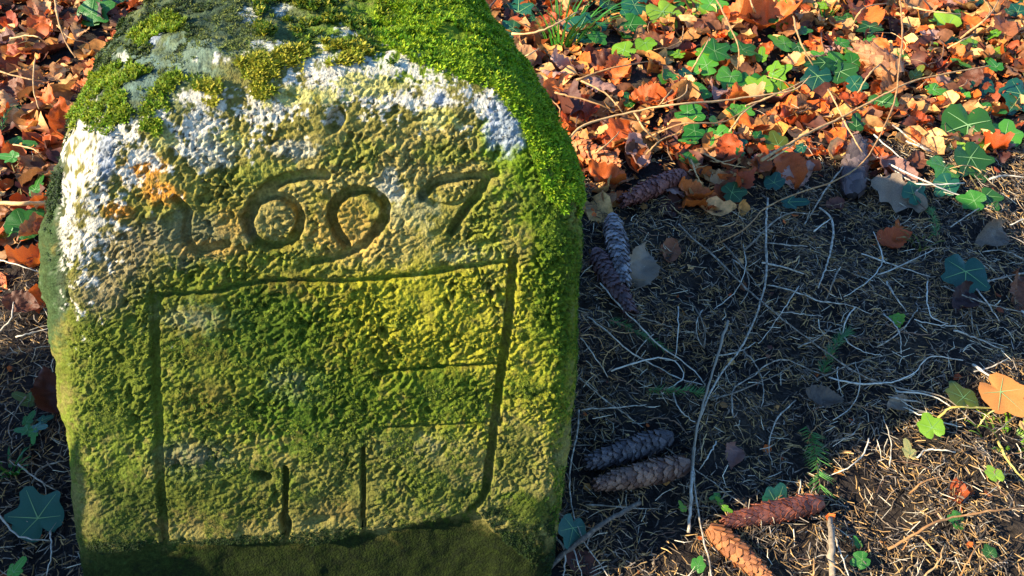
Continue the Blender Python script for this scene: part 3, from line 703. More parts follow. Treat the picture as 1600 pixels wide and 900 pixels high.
twig([(1200, 310), (1197, 350), (1197, 380), (1195, 445), (1180, 495), (1160, 540), (1130, 580), (1110, 612), (1095, 650), (1085, 690), (1083, 720), (1088, 780), (1097, 830), (1107, 870), (1114, 910)], 5, "pale", "long knobbly pale twig reaching down to the orange cones", lift=.012)
twig([(1137, 502), (1120, 560), (1105, 610), (1090, 665), (1082, 740)], 5.5, "grey", "straight grey twig leaning on the long knobbly one", lift=.016)
twig([(1084, 700), (1081, 745), (1078, 800), (1075, 832)], 7, "pale", "short broken whitish twig beside the pair of brown cones", lift=.012, taper=.9)
twig([(1297, 810), (1299, 840), (1300, 900)], 11, "grey", "stubby grey stick pointing up near the red cone's end", lift=.008, taper=1.2)
twig([(1388, 858), (1420, 840), (1450, 822), (1490, 808), (1540, 800), (1610, 794)], 6, "tan", "curved tan twig lying on the sunlit needles", lift=.012)
twig([(1455, 662), (1485, 638), (1530, 637), (1575, 637)], 5, "yellow", "yellowish ivy runner beneath the orange heart-shaped leaf", lift=.014)
twig([(1565, 637), (1540, 650), (1528, 668)], 4, "yellow", "short yellowish runner branch on the sunlit right bank", lift=.012)
twig([(1560, 690), (1575, 720), (1605, 755)], 6, "yellow", "stout yellow stalk in the sunlit grass on the right bank", lift=.014)
twig([(85, -10), (95, 45), (105, 70), (117, 88)], 4.5, "tan", "thin tan twig leaning against the stone's upper left", lift=.03)
twig([(-10, 318), (30, 318), (68, 317)], 9, "tan", "stout tan stick lying left of the stone", lift=.016, taper=.95)
twig([(742, 40), (762, 15), (785, -12)], 5, "brown", "brown twig behind the stone's mossy top", lift=.03)
LAB1 = ("thin pale dry stem", "pale stems on the shaded needle floor")
for p, wd in [
 ([(1335, 240), (1310, 270), (1285, 305), (1270, 330), (1255, 352)], 4), ([(1335, 225), (1360, 240), (1400, 262), (1450, 285), (1500, 305), (1532, 313)], 4.5),
 ([(1415, 220), (1455, 237)], 4), ([(1420, 287), (1460, 288), (1505, 286)], 4), ([(1395, 265), (1425, 285)], 3.5),
 ([(1162, 392), (1190, 365), (1215, 342), (1240, 333), (1278, 335)], 4.5), ([(1280, 325), (1298, 340), (1302, 360), (1297, 395), (1290, 420), (1278, 450)], 4.5),
 ([(938, 443), (970, 480), (1000, 510), (1030, 540), (1060, 560), (1090, 585), (1102, 602)], 3.6), ([(918, 495), (945, 515), (985, 550), (1030, 575), (1070, 595), (1098, 600)], 3.4),
 ([(908, 640), (960, 637), (1010, 632)], 3.5), ([(955, 580), (1000, 565), (1025, 560), (1055, 565), (1067, 580), (1035, 615)], 3.5),
 ([(908, 528), (935, 565), (950, 590)], 3), ([(905, 590), (940, 620), (980, 650), (1005, 668)], 3.5), ([(905, 640), (902, 675), (893, 720), (890, 765), (898, 810), (915, 850), (940, 885), (955, 908)], 4),
 ([(866, 836), (880, 855), (880, 905)], 5), ([(895, 855), (910, 900)], 3.5), ([(915, 788), (970, 792), (1032, 796)], 3.5),
 ([(1010, 675), (1060, 715), (1095, 740), (1130, 765), (1166, 794)], 3.5), ([(1120, 690), (1105, 715), (1092, 735)], 3),
 ([(1252, 750), (1247, 790)], 3.2), ([(1305, 840), (1315, 870), (1327, 905)], 4), ([(1433, 716), (1445, 704), (1470, 703), (1492, 707)], 4),
 ([(1295, 590), (1330, 598), (1370, 600), (1410, 592), (1440, 570), (1445, 562), (1505, 562)], 3.6), ([(1520, 570), (1560, 596)], 6), ([(1388, 620), (1440, 629)], 4.5), ([(1400, 612), (1460, 620), (1488, 636)], 4),
 ([(1200, 445), (1240, 455), (1280, 470), (1330, 478), (1362, 492)], 3), ([(1385, 440), (1400, 465), (1416, 487)], 4), ([(1335, 480), (1322, 500), (1315, 530)], 3),
 ([(1450, 440), (1450, 480), (1460, 498), (1482, 506)], 3), ([(1520, 445), (1540, 470), (1562, 502)], 3.6), ([(1515, 455), (1520, 522)], 3), ([(1490, 516), (1530, 530), (1565, 546)], 3.6),
 ([(1370, 430), (1420, 410), (1462, 388)], 3.2), ([(1345, 395), (1400, 415), (1452, 432)], 3), ([(1485, 355), (1530, 325)], 3.2), ([(1535, 441), (1575, 432), (1605, 425)], 4.5),
 ([(1365, 210), (1400, 240), (1422, 257)], 3.2), ([(1395, 195), (1420, 215), (1456, 237)], 3.4), ([(1200, 380), (1230, 383), (1262, 385)], 3), ([(1190, 410), (1225, 418), (1256, 428)], 4), ([(1145, 408), (1160, 440)], 3.4),
 ([(1270, 362), (1300, 340)], 3), ([(1145, 650), (1147, 607), (1180, 585), (1205, 566), (1228, 562), (1260, 575), (1292, 588)], 3.2), ([(1110, 625), (1150, 612), (1200, 592), (1250, 565)], 3.4),
 ([(1060, 480), (1059, 520), (1055, 560)], 3), ([(1300, 690), (1330, 680), (1345, 660)], 3), ([(1390, 730), (1392, 690), (1380, 650)], 2.8), ([(1310, 420), (1300, 445), (1290, 470)], 4),
 ([(1130, 380), (1165, 420), (1190, 455)], 2.8), ([(1545, 280), (1575, 274), (1605, 278)], 5), ([(1440, 290), (1425, 305)], 3), ([(-10, 525), (12, 505), (22, 470)], 4), ([(25, 527), (50, 520), (82, 512)], 3.5), ([(-5, 405), (30, 415), (72, 428)], 3.2),
 ([(50, 755), (60, 735), (108, 718)], 4), ([(28, 725), (60, 750), (98, 772)], 4), ([(-5, 800), (30, 838), (80, 845)], 4), ([(78, 830), (80, 870), (72, 900)], 4), ([(40, 620), (15, 660), (20, 700)], 3)]:
    twig(p, wd, "pale", *LAB1, lift=.010, arch=.006)
LAB2 = ("thin tan dry twig", "tan twigs on the sunlit leaf litter")
for p, wd in [
 ([(1165, 166), (1215, 146), (1262, 124)], 4), ([(1240, 25), (1245, 50), (1260, 85), (1270, 102)], 4), ([(815, 92), (842, 76)], 4), ([(800, 53), (830, 52), (860, 42), (903, 18)], 4.5),
 ([(900, 125), (950, 108), (1012, 96)], 4), ([(905, 125), (945, 145), (975, 178)], 4), ([(1080, 250), (1090, 275), (1097, 288)], 4), ([(1200, 252), (1240, 226)], 4), ([(1295, 140), (1310, 170), (1325, 200), (1347, 238)], 4),
 ([(1120, 0), (1140, 40), (1155, 80), (1152, 110)], 4), ([(1080, 112), (1095, 85), (1108, 60)], 4), ([(990, 175), (1010, 205), (1030, 220)], 4.5), ([(868, 145), (890, 150), (940, 165), (965, 178)], 4), ([(870, 195), (875, 170), (860, 155)], 3.5),
 ([(1140, 205), (1160, 178), (1190, 155)], 4), ([(1010, 215), (1060, 195), (1130, 190), (1165, 172)], 4), ([(930, 240), (960, 215), (968, 205)], 4), ([(1075, 130), (1065, 150), (1028, 165)], 3.6), ([(1030, 165), (1050, 140)], 3.6),
 ([(1180, 20), (1170, -5)], 4), ([(1330, 40), (1355, 10), (1385, 5)], 4), ([(1420, 10), (1460, 18), (1500, 22)], 4), ([(1500, 60), (1540, 30), (1560, 0)], 4.5), ([(1480, 75), (1520, 55)], 3.4), ([(1375, 100), (1355, 120), (1340, 145)], 4),
 ([(1100, 240), (1130, 255), (1165, 262)], 3.6), ([(1010, 240), (1040, 215), (1062, 208)], 4), ([(15, 60), (45, 55), (75, 70)], 3.5), ([(-5, 110), (30, 120), (70, 128)], 4), ([(20, 225), (55, 235), (70, 250)], 3.4), ([(55, 90), (52, 130), (60, 170)], 3), ([(90, 40), (110, 60), (140, 68)], 3.4),
 ([(1420, 770), (1450, 750), (1490, 740)], 4), ([(1440, 905), (1470, 870), (1475, 850)], 4.5), ([(1500, 900), (1530, 850), (1538, 840)], 4), ([(1270, 905), (1272, 870)], 4.5), ([(1330, 905), (1300, 880)], 3.5), ([(1410, 860), (1425, 838)], 3.4), ([(1440, 840), (1470, 870)], 4)]:
    twig(p, wd, "tan", *LAB2, lift=.026, arch=.012)
for _ in range(34):
    px, py = rng.uniform(930, 1600), rng.uniform(350, 700); a = rng.uniform(-.9, .9) + (np.pi / 2 if rng.random() < .35 else 0); L_ = rng.uniform(50, 150); c = rng.normal(0, .12)
    pts = [(px + math.cos(a + c * k) * L_ * k / 3, py + math.sin(a + c * k) * L_ * .75 * k / 3) for k in range(4)]
    if all(stone_clear(*ground(*p)[:2], .03) for p in pts): twig(pts, rng.uniform(1.8, 3.4), "pale", *LAB1, lift=.009, arch=.005)
# fine side litter: thin brown twiglets
LAB3 = ("fine brown twiglet", "fine brown twiglets on the forest floor")
cnt = 0
while cnt < 70:
    px, py = rng.uniform(880, 1620), rng.uniform(10, 900)
    Pg = ground(px, py)
    if not stone_clear(Pg[0], Pg[1], .03): continue
    a = rng.random() * 6.28; L_ = rng.uniform(25, 80); c = rng.normal(0, .25)
    pts = [(px + math.cos(a + c * k) * L_ * k / 3, py + math.sin(a + c * k) * L_ * .7 * k / 3) for k in range(4)]
    if any(not stone_clear(*ground(*p)[:2], .02) for p in pts): continue
    twig(pts, rng.uniform(1.8, 3.0), "brown" if rng.random() < .6 else "tan", *LAB3, lift=.008, arch=.005); cnt += 1

# ------------------------------------------------------------------ spruce cones
def scale_mesh():
    V = []; Fc = []; nt_, nu = 4, 4
    for i in range(nt_ + 1):
        t = i / nt_; hw = [.34, .48, .5, .40, .16][i]
        for j in range(nu + 1):
            u = j / nu * 2 - 1
            V.append((t, u * hw, .10 * t * t - .16 * u * u * (1 - .3 * t) + .02))
    for i in range(nt_):
        for j in range(nu):
            a = i * (nu + 1) + j; Fc.append((a, a + 1, a + nu + 2, a + nu + 1))
    b = len(V)                                # turned-under lip gives the scale its thickness
    rim = [nu * 1 + nu + 1 + 0, 2 * (nu + 1), 3 * (nu + 1), 4 * (nu + 1), 4 * (nu + 1) + 2, 4 * (nu + 1) + 4, 3 * (nu + 1) + 4, 2 * (nu + 1) + 4, nu + 1 + 4]
    rim[0] = nu + 1
    for r_ in rim: x, y, z = V[r_]; V.append((x * .96, y * .95, z - .09))
    for i in range(len(rim) - 1): Fc.append((rim[i + 1], rim[i], b + i, b + i + 1))
    return np.array(V), Fc
SCV, SCF = scale_mesh()
def cone(p_tip, p_base, wpx, c1, c2, label, lift=0.0, nsc=None, flare=.0, group=None):
    A = ground(*p_tip); B = ground(*p_base); s_ = px_m((A + B) / 2); rad = wpx / 2 / s_
    A = A + np.array([0, 0, rad * .85 + .004 + lift]); B = B + np.array([0, 0, rad * .9 + .004 + lift])
    d = B - A; L_ = float(np.linalg.norm(d)); d /= L_
    X = -d; Yv = np.cross(np.array([0, 0, 1.0]), X); Yv /= np.linalg.norm(Yv); Zv = np.cross(X, Yv)
    M = Matrix(np.block([[np.stack([X, Yv, Zv], 1), B[:, None]], [np.zeros((1, 3)), np.ones((1, 1))]]).tolist())
    root = obj("spruce_cone", None, M=M, label=label, cat="spruce cone")
    ms = mat_bark("cone_scale", c1, c2, 260, .55); mc = mat_bark("cone_core", c1 * .5, c1 * .8, 200, .8)
    prof = lambda t: rad * (np.clip(np.sin(np.pi * (.06 + .90 * t ** .80)), 0, 1) ** .45)
    t = np.linspace(0, 1, 14); V, Fc = tube(np.stack([t * L_ * .97, 0 * t, 0 * t], 1), prof(t) * .72 + .0005, 10)
    obj("core", mesh("core", V, Fc, mc, True), root)
    n = nsc or int(np.clip(2.0 * math.pi * .85 * L_ / rad / .20, 110, 190))
    sm = mesh("scale", SCV, SCF, ms, True)
    ph0 = random.random() * 6
    for i in range(n):
        q = (i + .5) / n; t = q * .97 - .03; a = i * 2.39996 + ph0
        r = float(prof(np.clip(t + .04, 0, 1))) * .74
        sl = rad * (.98 if q < .85 else .8); wdt = rad * (.88 - .45 * max(0, q - .55) / .45)
        ca_, sa_ = math.cos(a), math.sin(a); out = np.array([0, ca_, sa_]); ax_ = np.array([1.0, 0, 0]); side = np.cross(out, ax_)
        dr = float(prof(np.clip(t + .22, 0, 1)) - prof(np.clip(t + .02, 0, 1))) / (.2 * L_)
        tilt = .16 + flare + .7 * dr + random.gauss(0, .07)
        xa = ax_ * math.cos(tilt) + out * math.sin(tilt); za = np.cross(xa, side); za = za if za @ out > 0 else -za
        Rm = np.stack([xa * sl * random.uniform(.85, 1.12), side * wdt * random.uniform(.85, 1.1), za * rad * .9], 1)
        o = obj("scale", sm, root); o.matrix_basis = Matrix(np.block([[Rm, (ax_ * t * L_ + out * r)[:, None]], [np.zeros((1, 3)), np.ones((1, 1))]]).tolist())
    return root
cone((1128, 834), (1278, 803), 39, lin(96, 48, 34), lin(152, 88, 64), "reddish brown spruce cone, lengthwise behind the orange-brown cone", .002)
cone((1196, 918), (1106, 842), 41, lin(110, 62, 30), lin(170, 108, 60), "orange-brown spruce cone touching the reddish cone's tip", 0)
cone((916, 742), (1044, 700), 42, lin(50, 40, 40), lin(104, 92, 88), "dark purplish spruce cone, farther one of the pair by the stone", 0)
cone((930, 774), (1072, 744), 42, lin(84, 56, 44), lin(148, 112, 88), "brown spruce cone with ridged scales, nearer stick of the pair", 0)
cone((974, 468), (955, 362), 38, lin(84, 74, 72), lin(160, 150, 144), "greyish spruce cone standing lengthwise near the stone's right edge", .004)
cone((985, 508), (930, 412), 38, lin(60, 36, 34), lin(116, 82, 76), "dark purple spruce cone tucked between the stone and the greyish cone", 0)
cone((972, 336), (1064, 294), 34, lin(86, 42, 36), lin(140, 84, 68), "dark red spruce cone at the edge of the sunlit leaves", .006)
cone((1336, 240), (1326, 328), 42, lin(46, 36, 36), lin(92, 78, 76), "dark purple spruce cone half hidden under crossing stems", 0)
cone((1338, 98), (1398, 146), 40, lin(112, 66, 34), lin(176, 122, 74), "brown spruce cone lying among ivy leaves on the bank", .006, flare=.1)
cone((962, 280), (880, 246), 38, lin(150, 78, 36), lin(212, 138, 78), "orange sunlit spruce cone touching the stone's mossy side", .006)

# ------------------------------------------------------------------ ivy and seedlings
def ivy_shape(kind, seed=0):
    r_ = np.random.default_rng(seed)
    if kind == "lobed": lob = [(0, 1.0, .46), (.98, .82, .44), (-.98, .82, .44), (2.0, .62, .46), (-2.0, .62, .46)]; base = .60
    elif kind == "heart": lob = [(0, .95, .60), (1.0, .74, .70), (-1.0, .74, .70), (2.1, .62, .6), (-2.1, .62, .6)]; base = .62
    else: lob = [(0, 1.0, .42), (.9, .5, .6), (-.9, .5, .6)]; base = .34
    n = 34; a = np.linspace(-math.pi, math.pi, n, endpoint=False)
    r = np.full(n, base)
    for (c, h, wd) in lob: r = np.maximum(r, h * np.exp(-((np.angle(np.exp(1j * (a - c)))) / wd) ** 2 * .62))
    r *= 1 - .55 * np.exp(-((np.abs(a) - math.pi) / .22) ** 2)
    r *= 1 + r_.normal(0, .025, n)
    V = [(0, 0, 0)]; Fc = []
    f1 = r_.uniform(-.25, .25); cv = r_.uniform(.1, .35)
    zf = lambda x, y: -cv * (x * x * .5 + y * y * .6) + .10 * abs(y) + f1 * x * y
    for q in (.45, .75, 1.0):
        for ai, ri in zip(a, r):
            x, y = ri * q * math.cos(ai), ri * q * math.sin(ai); V.append((x, y, zf(x, y) + .02 * math.cos(ai * 5) * q))
    for j in range(n):
        k = (j + 1) % n; Fc.append((0, 1 + j, 1 + k))
        for l in range(2): o_ = 1 + l * n; Fc.append((o_ + j, o_ + n + j, o_ + n + k, o_ + k))
    mi = [0] * len(Fc)
    for (c, h, wd) in lob:                                   # raised pale veins
        b = len(V); m = 5
        for i in range(m):
            t = i / (m - 1) * .86 * h; x, y = t * math.cos(c), t * math.sin(c); ww = .013 * (1 - .7 * i / (m - 1)); z = zf(x, y) + .02 * math.cos(c * 5) * .6 + .022
            V += [(x - ww * math.sin(c), y + ww * math.cos(c), z), (x + ww * math.sin(c), y - ww * math.cos(c), z)]
        for i in range(m - 1): Fc.append((b + 2 * i, b + 2 * i + 1, b + 2 * i + 3, b + 2 * i + 2)); mi.append(1)
    return np.array(V), Fc, mi
IV = {"green": mat_leaf("ivy_green", lin(40, 104, 30), lin(82, 150, 48), .32, .25, spec=.5, var=.2), "teal": mat_leaf("ivy_dark", lin(16, 62, 48), lin(34, 92, 66), .3, .15, spec=.5, var=.2),
      "dark": mat_leaf("ivy_deep_green", lin(22, 62, 20), lin(46, 92, 30), .32, .2, spec=.5, var=.2), "lime": mat_leaf("ivy_lime", lin(96, 150, 28), lin(150, 190, 60), .38, .35, var=.2),
      "olive": mat_leaf("ivy_olive", lin(84, 98, 26), lin(130, 136, 48), .4, .3, var=.3), "orange": mat_leaf("ivy_autumn", lin(186, 108, 40), lin(226, 150, 78), .45, .35, var=.2),
      "pale": mat_leaf("ivy_pale", lin(170, 160, 70), lin(206, 200, 128), .45, .35, var=.3)}
M_vein = mat_bark("leaf_vein", lin(104, 146, 84), lin(132, 168, 106)); M_stem = mat_bark("ivy_stem", lin(90, 84, 44), lin(140, 120, 70))
IVM = {}
def ivy_mesh(kind, mk, sd):
    if (kind, mk, sd) not in IVM:
        v, f, mi = ivy_shape(kind, sd); IVM[(kind, mk, sd)] = mesh("leaf", v, f, [IV[mk], M_vein], True, mi=mi)
    return IVM[(kind, mk, sd)]
def sprig(name, label, leaves, cat="ivy", group=None, high=.03):
    """leaves: px, py, size px, angle deg, kind, colour. One plant with stem and leaves"""
    G = [ground(l[0], l[1]) for l in leaves]; base = np.mean(G, axis=0); base[2] = gz(base[0], base[1])[0]
    root = obj(name, None, loc=base, label=label, cat=cat, group=group)
    V = []; Fc = []; n = 0
    for l, g in zip(leaves, G):
        x, y, sz, a, kind, mk = l; s_ = sz / px_m(g) * .80; h = high * rng.uniform(.7, 1.3)
        P = g + (CAM - g) / np.linalg.norm(CAM - g) * h * 1.3
        nn = np.array([rng.normal(-.1, .22), rng.normal(-.62, .22), 1]); nn /= np.linalg.norm(nn)
        # leaf axis: image angle (0 = right, 90 = up) turned onto the leaf plane
        ax_ = CR * math.cos(R(a)) + (np.array([0, 1, 0]) * .9 + np.array([0, 0, .4])) * math.sin(R(a)); ax_ = ax_ - nn * (ax_ @ nn); ax_ /= np.linalg.norm(ax_)
        Rm = np.stack([ax_, np.cross(nn, ax_), nn], 1) * s_
        p0 = P - ax_ * s_ * .25
        o = obj("leaf", ivy_mesh(kind, mk, int(rng.integers(0, 4))), root)
        o.matrix_basis = Matrix(np.block([[Rm, (p0 - base)[:, None]], [np.zeros((1, 3)), np.ones((1, 1))]]).tolist())
        foot = np.array([g[0] * .6 + base[0] * .4, g[1] * .6 + base[1] * .4, 0]); foot[2] = gz(foot[0], foot[1])[0] - .003
        mid = (p0 + foot) / 2 - ax_ * s_ * .35; mid[2] += .006
        path = smooth_path(np.array([foot, mid, p0]) - base, 7); v, f = tube(path, np.linspace(.0012, .0007, 7), 5)
        V.append(v); Fc += [tuple(i + n for i in q) for q in f]; n += len(v)
    if len(leaves) > 1:
        for g in G:
            path = np.array([base, (base + g) / 2, g]); path[:, 2] = gz(path[:, 0], path[:, 1]) + .004
            if np.linalg.norm(g - base) > .01:
                v, f = tube(smooth_path(path - base, 6), .0013, 5); V.append(v); Fc += [tuple(i + n for i in q) for q in f]; n += len(v)
    obj("stem", mesh("stem", np.concatenate(V), Fc, M_stem, True), root)
    return root
Lb, He, Ov = "lobed", "heart", "oval"
sprig("ivy_sprig", "dark ivy sprig directly behind the stone's mossy shoulder", [(810, 12, 44, 80, Lb, "teal"), (796, 46, 34, 200, Lb, "teal"), (808, 72, 24, -80, Ov, "teal"), (833, 30, 20, 100, Ov, "dark")])
sprig("ivy_sprig", "ivy sprig with one big dark leaf beside the grass tuft", [(916, 45, 56, 10, Lb, "teal"), (936, 60, 28, -50, He, "green")])
sprig("ivy_sprig", "ivy sprig of small rounded green leaves right of the grass tuft", [(967, 38, 28, 160, He, "green"), (990, 46, 44, -60, He, "green"), (980, 15, 20, 90, He, "lime")])
sprig("ivy_sprig", "ivy sprig with a large bright heart-shaped leaf at the bank top", [(1040, 26, 52, -70, He, "lime"), (1055, -2, 34, 60, He, "green")])
sprig("ivy_sprig", "yellowish small-lobed ivy sprig at the bank top", [(1084, 12, 36, 200, Lb, "lime")])
sprig("ivy_sprig", "single oval green ivy leaf standing in the leaf litter", [(982, 157, 34, 90, Ov, "green")])
sprig("ivy_sprig", "ivy sprig with a bright and a dark leaf side by side", [(1045, 121, 36, 100, He, "green"), (1073, 119, 36, -60, Ov, "teal"), (1088, 149, 44, -80, Lb, "green")])
sprig("ivy_sprig", "upright ivy sprig of light green leaves over the long twig", [(1140, 126, 42, 250, He, "green"), (1173, 136, 42, 260, He, "green"), (1165, 76, 42, 40, Lb, "green"), (1190, 86, 30, 70, Ov, "lime")])
sprig("ivy_sprig", "small green ivy sprig under the long twig's right half", [(1124, 218, 42, 270, He, "green"), (1152, 222, 30, 10, Ov, "teal"), (1146, 172, 22, 180, He, "green"), (1167, 174, 24, -30, He, "green")])
sprig("ivy_sprig", "pale-veined dark ivy sprig at the bank top", [(1190, 20, 48, -80, Lb, "green"), (1228, 8, 26, 60, Lb, "lime")])
sprig("ivy_sprig", "wide ivy sprig of grey-green leaves behind the brown cone", [(1300, 96, 36, 180, He, "green"), (1327, 80, 26, 20, Ov, "lime"), (1357, 96, 40, 10, He, "green"), (1320, 116, 46, -60, He, "dark"), (1275, 126, 42, 240, Lb, "teal"), (1341, 132, 30, -10, He, "teal"), (1255, 76, 24, 100, He, "lime")])
sprig("ivy_sprig", "light green ivy sprig beside the leaning stem on the bank", [(1365, 65, 24, 10, He, "green"), (1450, 74, 28, 20, Ov, "lime"), (1470, 40, 50, 170, Lb, "lime"), (1486, 66, 38, -90, Ov, "green")])
sprig("ivy_sprig", "ivy sprig of glossy oval leaves along the slanting twig's end", [(1500, 98, 34, -15, Ov, "green"), (1553, 101, 38, 90, Ov, "green"), (1466, 140, 44, 5, Ov, "green"), (1505, 147, 30, 90, Ov, "green"), (1535, 136, 34, 250, Lb, "teal")])
sprig("ivy_sprig", "dark green ivy sprig behind the slanting twig", [(1380, 166, 42, 260, He, "dark"), (1433, 114, 34, 45, Ov, "olive"), (1338, 192, 40, 70, Ov, "dark")])
sprig("ivy_sprig", "ivy sprig with one very large dark green leaf", [(1510, 210, 82, 250, Lb, "dark"), (1572, 205, 48, 60, He, "green"), (1545, 170, 46, -20, Ov, "green")])
sprig("ivy_sprig", "blue-green veined ivy sprig at the shaded right bank", [(1590, 155, 58, 230, Lb, "teal"), (1565, 30, 36, 150, He, "teal"), (1592, 14, 28, 60, He, "teal")])
sprig("ivy_sprig", "yellow-green ivy sprig at the shadow's upper edge", [(1213, 221, 36, 100, He, "olive"), (1225, 241, 18, -60, He, "lime")])
sprig("ivy_sprig", "ivy sprig of three veined leaves in the stone's shadow", [(1474, 266, 52, 230, Lb, "green"), (1522, 256, 56, -70, Lb, "dark"), (1545, 312, 40, -80, Lb, "dark")])
sprig("ivy_sprig", "single dark ivy leaf with pale veins among shaded stalks", [(1508, 436, 66, 250, Lb, "teal")])
sprig("ivy_sprig", "small round dark green leaf near the pinkish dead leaf", [(1150, 300, 34, 10, He, "dark")])
sprig("ivy_sprig", "two small blue-green leaves beside the curved stem", [(1211, 281, 30, 60, He, "teal"), (1240, 316, 42, 0, Ov, "teal")])
sprig("seedling", "tiny bright clover-like seedling alone on the dark needles", [(1398, 496, 16, 150, He, "lime"), (1407, 496, 16, 30, He, "lime"), (1403, 504, 16, -90, He, "lime")], "seedling", high=.018)
sprig("ivy_sprig", "olive heart-shaped ivy leaf on the yellowish runner", [(1500, 614, 46, 90, He, "olive")])
sprig("ivy_sprig", "yellow-green heart-shaped leaf at the runner's left end", [(1453, 662, 36, 90, He, "lime")])
sprig("ivy_sprig", "pair of orange heart-shaped ivy leaves on the runner", [(1574, 622, 64, -60, He, "orange"), (1598, 618, 40, 30, He, "orange")])
sprig("ivy_sprig", "pale yellow withered leaf at the edge of the sunlit needles", [(1420, 703, 36, 80, Ov, "pale")], high=.012)
sprig("seedling", "round bright green seedling leaf on the sunlit right bank", [(1552, 738, 26, 90, He, "lime")], "seedling", high=.015)
sprig("seedling", "small green seedling leaf by the curved tan twig", [(1493, 812, 28, 170, He, "green")], "seedling", high=.015)
sprig("seedling", "two-leaved green seedling beside the stubby grey stick", [(1342, 876, 26, 200, He, "green"), (1340, 848, 20, 100, Ov, "green")], "seedling", high=.015)
sprig("seedling", "small grey-green seedling in the sunlit lower needles", [(1545, 860, 20, 90, He, "dark")], "seedling", high=.012)
sprig("ivy_sprig", "round blue-green veined leaf behind the reddish cone", [(1216, 779, 48, 60, He, "teal")], high=.015)
sprig("ivy_sprig", "narrow blue-green ivy leaf under the thick stick by the stone", [(893, 834, 46, 250, He, "teal")], high=.02)
sprig("seedling", "small bright clump of seedling leaves near the whitish twig", [(1125, 784, 18, 120, Ov, "lime"), (1135, 795, 18, -30, Ov, "lime"), (1118, 776, 18, 200, Ov, "green"), (1066, 792, 20, 100, Ov, "lime")], "seedling", high=.014)
sprig("seedling", "tiny green seedling above the orange-brown cone's side", [(1092, 880, 22, 60, He, "green")], "seedling", high=.01)
sprig("ivy_sprig", "large dark ivy leaf with white veins left of the stone's foot", [(54, 797, 74, 120, Lb, "teal")], high=.02)
sprig("ivy_sprig", "bright green ivy sprig against the stone's left edge", [(44, 345, 52, 60, He, "green"), (10, 364, 34, 180, Ov, "green"), (58, 290, 44, 80, Ov, "green"), (30, 226, 44, 10, Ov, "green"), (14, 245, 36, 170, Ov, "green")])
sprig("ivy_sprig", "dark green ivy leaf at the stone's upper left", [(152, 16, 48, 30, Lb, "green"), (178, 0, 34, 200, He, "dark")])
sprig("seedling", "bushy green seedling beside the red curled leaf", [(45, 655, 26, 60, Ov, "green"), (60, 668, 28, 0, Ov, "teal"), (38, 672, 28, 180, Ov, "green"), (52, 680, 24, -90, Ov, "green"), (70, 655, 22, 30, Ov, "teal")], "seedling", high=.025)
sprig("seedling", "small green leaf at the lower left below the big ivy leaf", [(26, 888, 34, 60, Ov, "green")], "seedling", high=.012)
sprig("seedling", "yellow withered leaf lying by the bushy seedling", [(40, 623, 40, 160, Ov, "olive")], "seedling", high=.012)

# further small ivy plants on the bank
cnt = 0; spots = []
while cnt < 26:
    k = rng.integers(0, 4); px, py = [(rng.uniform(950, 1240), rng.uniform(-10, 70)), (rng.uniform(1420, 1600), rng.uniform(0, 330)), (rng.uniform(1200, 1420), rng.uniform(-10, 150)), (rng.uniform(1000, 1250), rng.uniform(60, 240))][k]
    if any((px - a) ** 2 + (py - b) ** 2 < 45 ** 2 for a, b in spots): continue
    spots.append((px, py)); mk = ["green", "green", "lime", "dark", "teal"][rng.integers(0, 5)]; nl = int(rng.integers(1, 4)); kd = [Lb, He, Ov][rng.integers(0, 3)]
    word = {"green": "mid green", "lime": "yellow-green", "dark": "deep green", "teal": "blue-green"}[mk]
    sprig("ivy_sprig", ["one-leaved", "two-leaved", "three-leaved"][nl - 1] + " " + word + {"lobed": " lobed", "heart": " heart-shaped", "oval": " oval"}[kd] + " ivy " + near_land(ground(px, py)),
          [(px + 26 * math.cos(q * 2.1 + cnt) * (nl > 1), py + 17 * math.sin(q * 2.1 + cnt) * (nl > 1), rng.uniform(24, 42), rng.uniform(0, 360), kd, mk) for q in range(nl)], group="small ivy plants on the bank")
    cnt += 1
# ------------------------------------------------------------------ grass tufts
def grass(px, py, n, hpx, label, mk, spread=.03, lean=(0, 0)):
    g = ground(px, py); s_ = px_m(g); root = obj("grass_tuft", None, loc=g, label=label, cat="grass")
    for i in range(n):
        a = rng.random() * 6.28; h = hpx / s_ * rng.uniform(.6, 1.2); r0 = spread * rng.random() ** .5
        b = np.array([math.cos(a) * r0, math.sin(a) * r0, -.004]); dirv = np.array([math.cos(a) * .6 + lean[0], math.sin(a) * .6 + lean[1], 1.0])
        V = []; Fc = []
        for k in range(6):
            t = k / 5; c = b + dirv * h * t + np.array([0, 0, -.55 * h * t * t]); wd = .0024 * (1 - t) + .0003; sd = np.array([-math.sin(a), math.cos(a), 0]) * wd
            V += [c - sd, c + np.array([0, 0, .0006]), c + sd]
            if k: q = 3 * k; Fc += [(q - 3, q - 2, q + 1, q), (q - 2, q - 1, q + 2, q + 1)]
        obj("blade", mesh("blade", np.array(V), Fc, IV[mk], True), root)
grass(880, 66, 60, 115, "green grass tuft behind the stone's mossy shoulder", "green", .04, (.25, .2))
grass(14, 735, 16, 55, "short green grass tuft left of the stone", "green", .02)
grass(1580, 690, 30, 60, "sunlit yellow-green grass tuft on the right bank", "lime", .035)
grass(1440, 385, 9, 40, "sparse grass-like tuft in the stone's shadow", "olive", .015)
grass(1290, 30, 12, 60, "thin green grass tuft at the top of the bank", "green", .03)
grass(1385, 290, 7, 40, "few short grass blades beside the shaded cone", "dark", .015)

